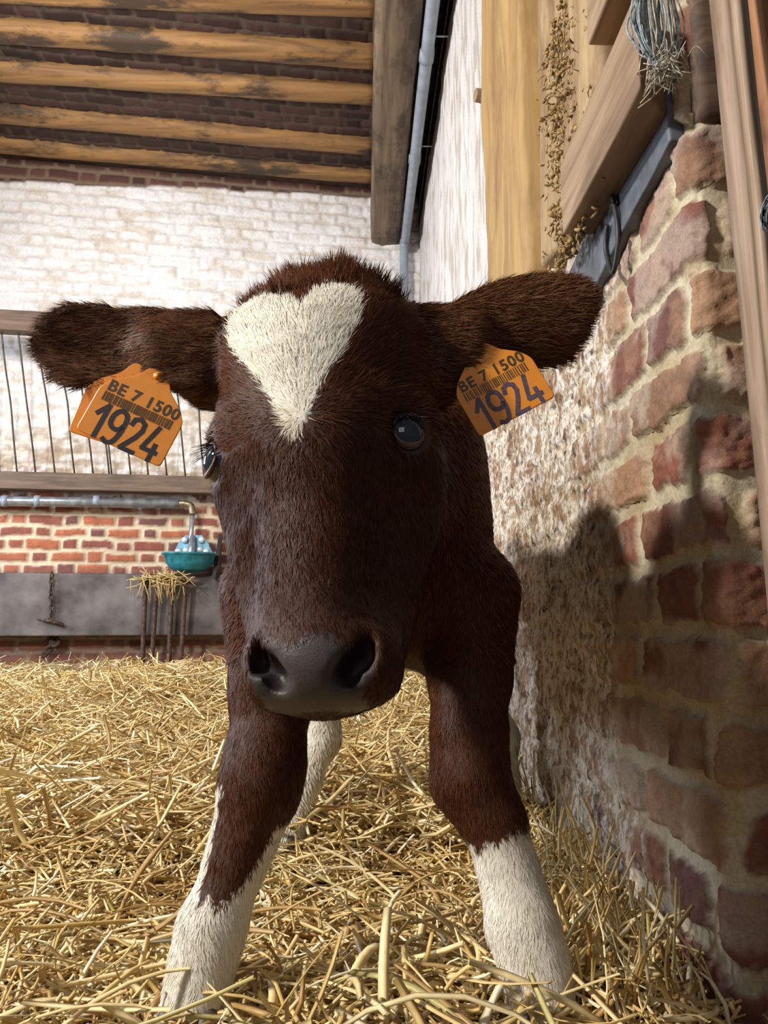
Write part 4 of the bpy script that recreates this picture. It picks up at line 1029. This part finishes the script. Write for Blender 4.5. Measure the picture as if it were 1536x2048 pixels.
for k_, (c_, r) in EYES.items():
    v, f = uv_sphere(np.zeros(3), r); v = v * [1, 1, 1.0]
    v = v + c_ + [0, 0, 0]
    keep(build_mesh('eye', v @ HR.T + HO, f, M_eye), calf)
    # lids: two soft rims
    s_ = math.copysign(1, c_[0]); outv = np.array([-0.80, -0.60, 0.0]) if s_ < 0 else np.array([0.42, -0.90, 0.0]); outv /= np.linalg.norm(outv); tv = np.array([outv[1] * -s_, s_ * outv[0], 0.0]); tv /= np.linalg.norm(tv)
    for nm, sg, hgt in (('upper_eyelid', 1, 0.0145), ('lower_eyelid', -1, 0.0135)):
        pts = []
        for a in np.linspace(-1, 1, 17):
            x_ = a * (0.0125 if s_ > 0 else 0.0150); z_ = sg * hgt * math.sqrt(max(0, 1 - a * a * 0.97)) - a * s_ * 0.0 ; dd = math.sqrt(max(1e-6, (r + 0.0005) ** 2 - x_ * x_ - z_ * z_))
            pts.append(HO + HR @ (c_ + tv * x_ + np.array([0, 0, 1]) * z_ + outv * dd))
        mb = MB(); tube(mb, pts, [0.0012 + 0.0013 * math.sin(math.pi * i / 16) for i in range(17)], 8)
        mm = M_lash if sg > 0 else None
        o = mb.build(nm, mat_plain(nm, (0.035, 0.016, 0.011) if sg > 0 else (0.13, 0.065, 0.045), 0.45, 0, 0, 80, 0.1)); keep(o, calf)
        if sg > 0:
            mb = MB()
            for i in range(2, 15):
                for j in range(2):
                    p = np.array(pts[i]) + rng.normal(0, 0.0006, 3); dr = HR @ (outv * 0.8 + tv * (i - 8) * 0.05 + np.array([0, 0, -0.25])); dr = dr / np.linalg.norm(dr) + rng.normal(0, 0.08, 3)
                    Ls = 0.012 + 0.006 * rng.random(); tube(mb, spline([p, p + dr * Ls * 0.5 + [0, 0, -0.001], p + dr * Ls + [0, 0, -0.003]], 3), np.linspace(0.0004, 0.0001, 7), 4)
            keep(mb.build('eyelashes', M_lash), calf)
# ---- whiskers on the chin
mb = MB()
for k in range(26):
    p = hw((np.clip(rng.normal(0.01, 0.02), -0.03, 0.035), 0.015 + rng.random() * 0.025, -0.193 + rng.normal(0, 0.002))); dr = HR @ np.array([rng.normal(0.35, 0.5), -0.1 + rng.normal(0, .3), -0.75]); dr /= np.linalg.norm(dr); Ls = 0.012 + 0.02 * rng.random()
    tube(mb, spline([p, p + dr * Ls * .5, p + dr * Ls + rng.normal(0, .004, 3)], 3), np.linspace(0.0004, 0.0001, 7), 4)
keep(mb.build('whiskers', M_lash), calf)
# ---- hooves
for nm, ch in LEGS.items():
    p = np.array(ch[-1][0])
    for s_ in (-1, 1):
        mb = MB(); v, f = uv_sphere(np.zeros(3), 1.0, 16, 10)
        v = v * [0.017, 0.030, 0.030]; v[:, 2] = np.where(v[:, 2] < -0.012, -0.012, v[:, 2]); v[:, 1] -= (v[:, 2] < 0) * 0.006
        c_ = np.array([p[0] + s_ * 0.0165, p[1] - 0.014, max(0.008, p[2] - 0.020)]); keep(build_mesh('hoof', v + c_, f, M_hoof), calf)

# ------------------------------------------------------------------ ear tags
DIG = {'1': [[(0.02, 0.66), (0.30, 1.0), (0.30, 0.0)]],
       '9': [[(0.50, 0.60), (0.42, 0.47), (0.25, 0.44), (0.07, 0.52), (0.02, 0.72), (0.10, 0.92), (0.27, 1.0), (0.45, 0.92), (0.52, 0.74), (0.50, 0.35), (0.40, 0.08), (0.22, 0.0), (0.05, 0.06)]],
       '2': [[(0.04, 0.76), (0.08, 0.93), (0.27, 1.0), (0.46, 0.90), (0.48, 0.70), (0.36, 0.46), (0.04, 0.03), (0.54, 0.03)]],
       '4': [[(0.28, 1.0), (0.03, 0.28), (0.56, 0.28)], [(0.42, 0.50), (0.42, 0.0)]]}
def ribbon(mb, pts, w, z=0.0, th=0.0003):
    pts = np.array(pts, float); n_ = len(pts); d = np.gradient(pts, axis=0); d /= np.linalg.norm(d, axis=1)[:, None]; nrm = np.stack([-d[:, 1], d[:, 0]], -1)
    for i in range(n_ - 1):
        a, b2 = pts[i], pts[i + 1]; dd = (b2 - a) / (np.linalg.norm(b2 - a) + 1e-9); nn_ = np.array([-dd[1], dd[0]]) * w / 2; e = dd * w * 0.28
        q = [a - e - nn_, b2 + e - nn_, b2 + e + nn_, a - e + nn_]
        zz_ = z + 0.00003 * (i % 3)
        V = [(x, y, zz_) for x, y in q] + [(x, y, zz_ + th) for x, y in q]
        mb.add(V, [(4, 5, 6, 7), (3, 2, 1, 0), (0, 1, 5, 4), (1, 2, 6, 5), (2, 3, 7, 6), (3, 0, 4, 7)])
def rounded(poly, r=0.003, n_=5):
    out = []
    P = [np.array(p, float) for p in poly]
    for i in range(len(P)):
        a, b2, c_ = P[i - 1], P[i], P[(i + 1) % len(P)]; d1 = (a - b2) / np.linalg.norm(a - b2); d2 = (c_ - b2) / np.linalg.norm(c_ - b2)
        for t_ in np.linspace(0, 1, n_): out.append(b2 + d1 * r * (1 - t_) ** 2 + d2 * r * t_ ** 2)
    return out
def plate(poly, th, z=0.0):
    mb = MB(); n_ = len(poly); V = []
    for i, (dz, sc) in enumerate(((0, 0.985), (th * .25, 1), (th * .75, 1), (th, 0.985))):
        c_ = np.mean(poly, axis=0)
        V += [(*(c_ + (np.array(p) - c_) * sc), z + dz) for p in poly]
    Fc = [tuple(range(n_))[::-1], tuple(3 * n_ + j for j in range(n_))] + [(i * n_ + j, i * n_ + (j + 1) % n_, (i + 1) * n_ + (j + 1) % n_, (i + 1) * n_ + j) for i in range(3) for j in range(n_)]
    mb.add(V, Fc); return mb
def text_mesh(txt, size, name, mat, parent, loc, off=0.0, sx=1.0, space=1.0):
    cu = bpy.data.curves.new(name, 'FONT'); cu.body = txt; cu.size = size; cu.offset = off; cu.extrude = 0.00015; cu.align_x = 'CENTER'; cu.space_character = space
    tmp = bpy.data.objects.new('tmp', cu); COL.objects.link(tmp); bpy.context.view_layer.update()
    me_ = bpy.data.meshes.new_from_object(tmp.evaluated_get(bpy.context.evaluated_depsgraph_get())); bpy.data.objects.remove(tmp)
    me_.name = name; me_.materials.clear(); me_.materials.append(mat); o = bpy.data.objects.new(name, me_); COL.objects.link(o); o.parent = parent; o.location = loc; o.scale = (sx, 1, 1); return o

def ear_tag(pc, Y, wpx, ang, yaw, pitch, label, digit_mat, back_shift, back_rot):
    """pc: plate centre; plate lies in its own xy plane, facing +z (turned to the viewer)"""
    c = at(pc[0], pc[1], Y); w = wpx / F_PX * Y * 1.01; t = empty('ear_tag', c, label, 'ear tag', 'orange ear tags of the calf')
    base = Euler((math.radians(90 + pitch), 0, math.radians(yaw))).to_matrix()
    t.rotation_euler = (base @ Matrix.Rotation(math.radians(ang), 3, 'Z')).to_euler()
    h = w * 0.60
    b0 = -0.30 * w
    half = [(.50, 0), (.50, .55), (.41, .68), (.21, .83), (.11, 1.0)]
    poly = [(-w * .5, b0)] + [(w * a, b0 + w * b2) for a, b2 in half] + [(-w * a, b0 + w * b2) for a, b2 in half[::-1][:-1]]
    poly_r = rounded(poly, w * 0.055, 5)
    plate(poly_r, 0.0013).build('front_plate', M_tag, t, smooth=False)
    ca, sa = math.cos(back_rot), math.sin(back_rot)
    back = [(x * ca - y * sa + back_shift[0], x * sa + y * ca + back_shift[1]) for x, y in poly_r]
    plate(back, 0.0013, -0.011).build('back_plate', M_tag, t, smooth=False)
    mb = MB(); tube(mb, [(0, b0 + w * .93, -0.011), (0, b0 + w * .93, 0.0025)], [0.003, 0.0034], 14); mb.build('stud', M_tag, t)
    text_mesh('BE 7 1500', w * 0.185, 'printed_code', M_print, t, (0, b0 + w * 0.555, 0.00135), 0.0004, 1.0, 1.12)
    mb = MB(); x = -w * 0.42; g = np.random.default_rng(5)
    while x < w * 0.40:
        bw = w * (0.007 + 0.009 * g.random()); V = [(x, b0 + w * .425, .0012), (x + bw, b0 + w * .425, .0012), (x + bw, b0 + w * .535, .0012), (x, b0 + w * .535, .0012)]; V = V + [(a, b2, .0016) for a, b2, _ in V]
        mb.add(V, [(4, 5, 6, 7), (3, 2, 1, 0), (0, 1, 5, 4), (1, 2, 6, 5), (2, 3, 7, 6), (3, 0, 4, 7)]); x += bw + w * (0.009 + 0.012 * g.random())
    mb.build('barcode', M_print, t, smooth=False)
    xx = -w * 0.39
    hh = w * 0.40; mb = MB()
    for ch_, adv in zip('1924', (0.40, 0.50, 0.50, 0.5)):
        for st in DIG[ch_]:
            p = [(xx + x_ * hh * 0.78, b0 + w * 0.008 + y_ * hh * 0.98) for x_, y_ in st]
            if ch_ in '92': p = [tuple(q[:2]) for q in spline([(a, b2, 0) for a, b2 in p], 3)] if ch_ == '9' else p
            ribbon(mb, p, w * 0.052, 0.0012)
        xx += adv * w * 0.43
    mb.build('number', digit_mat, t, smooth=False)
    return t
ear_tag((262, 850), 0.632, 182, -24, 6, -4, 'orange ear tag with bold black 1924, in the ear on the left', M_ink, (-0.012, 0.002), 0.12)
ear_tag((1009, 790), 0.640, 178, 28.5, -3, -4, 'orange ear tag with faded violet 1924, in the ear beside the brick wall', M_ink_worn, (0.004, 0.003), -0.02)
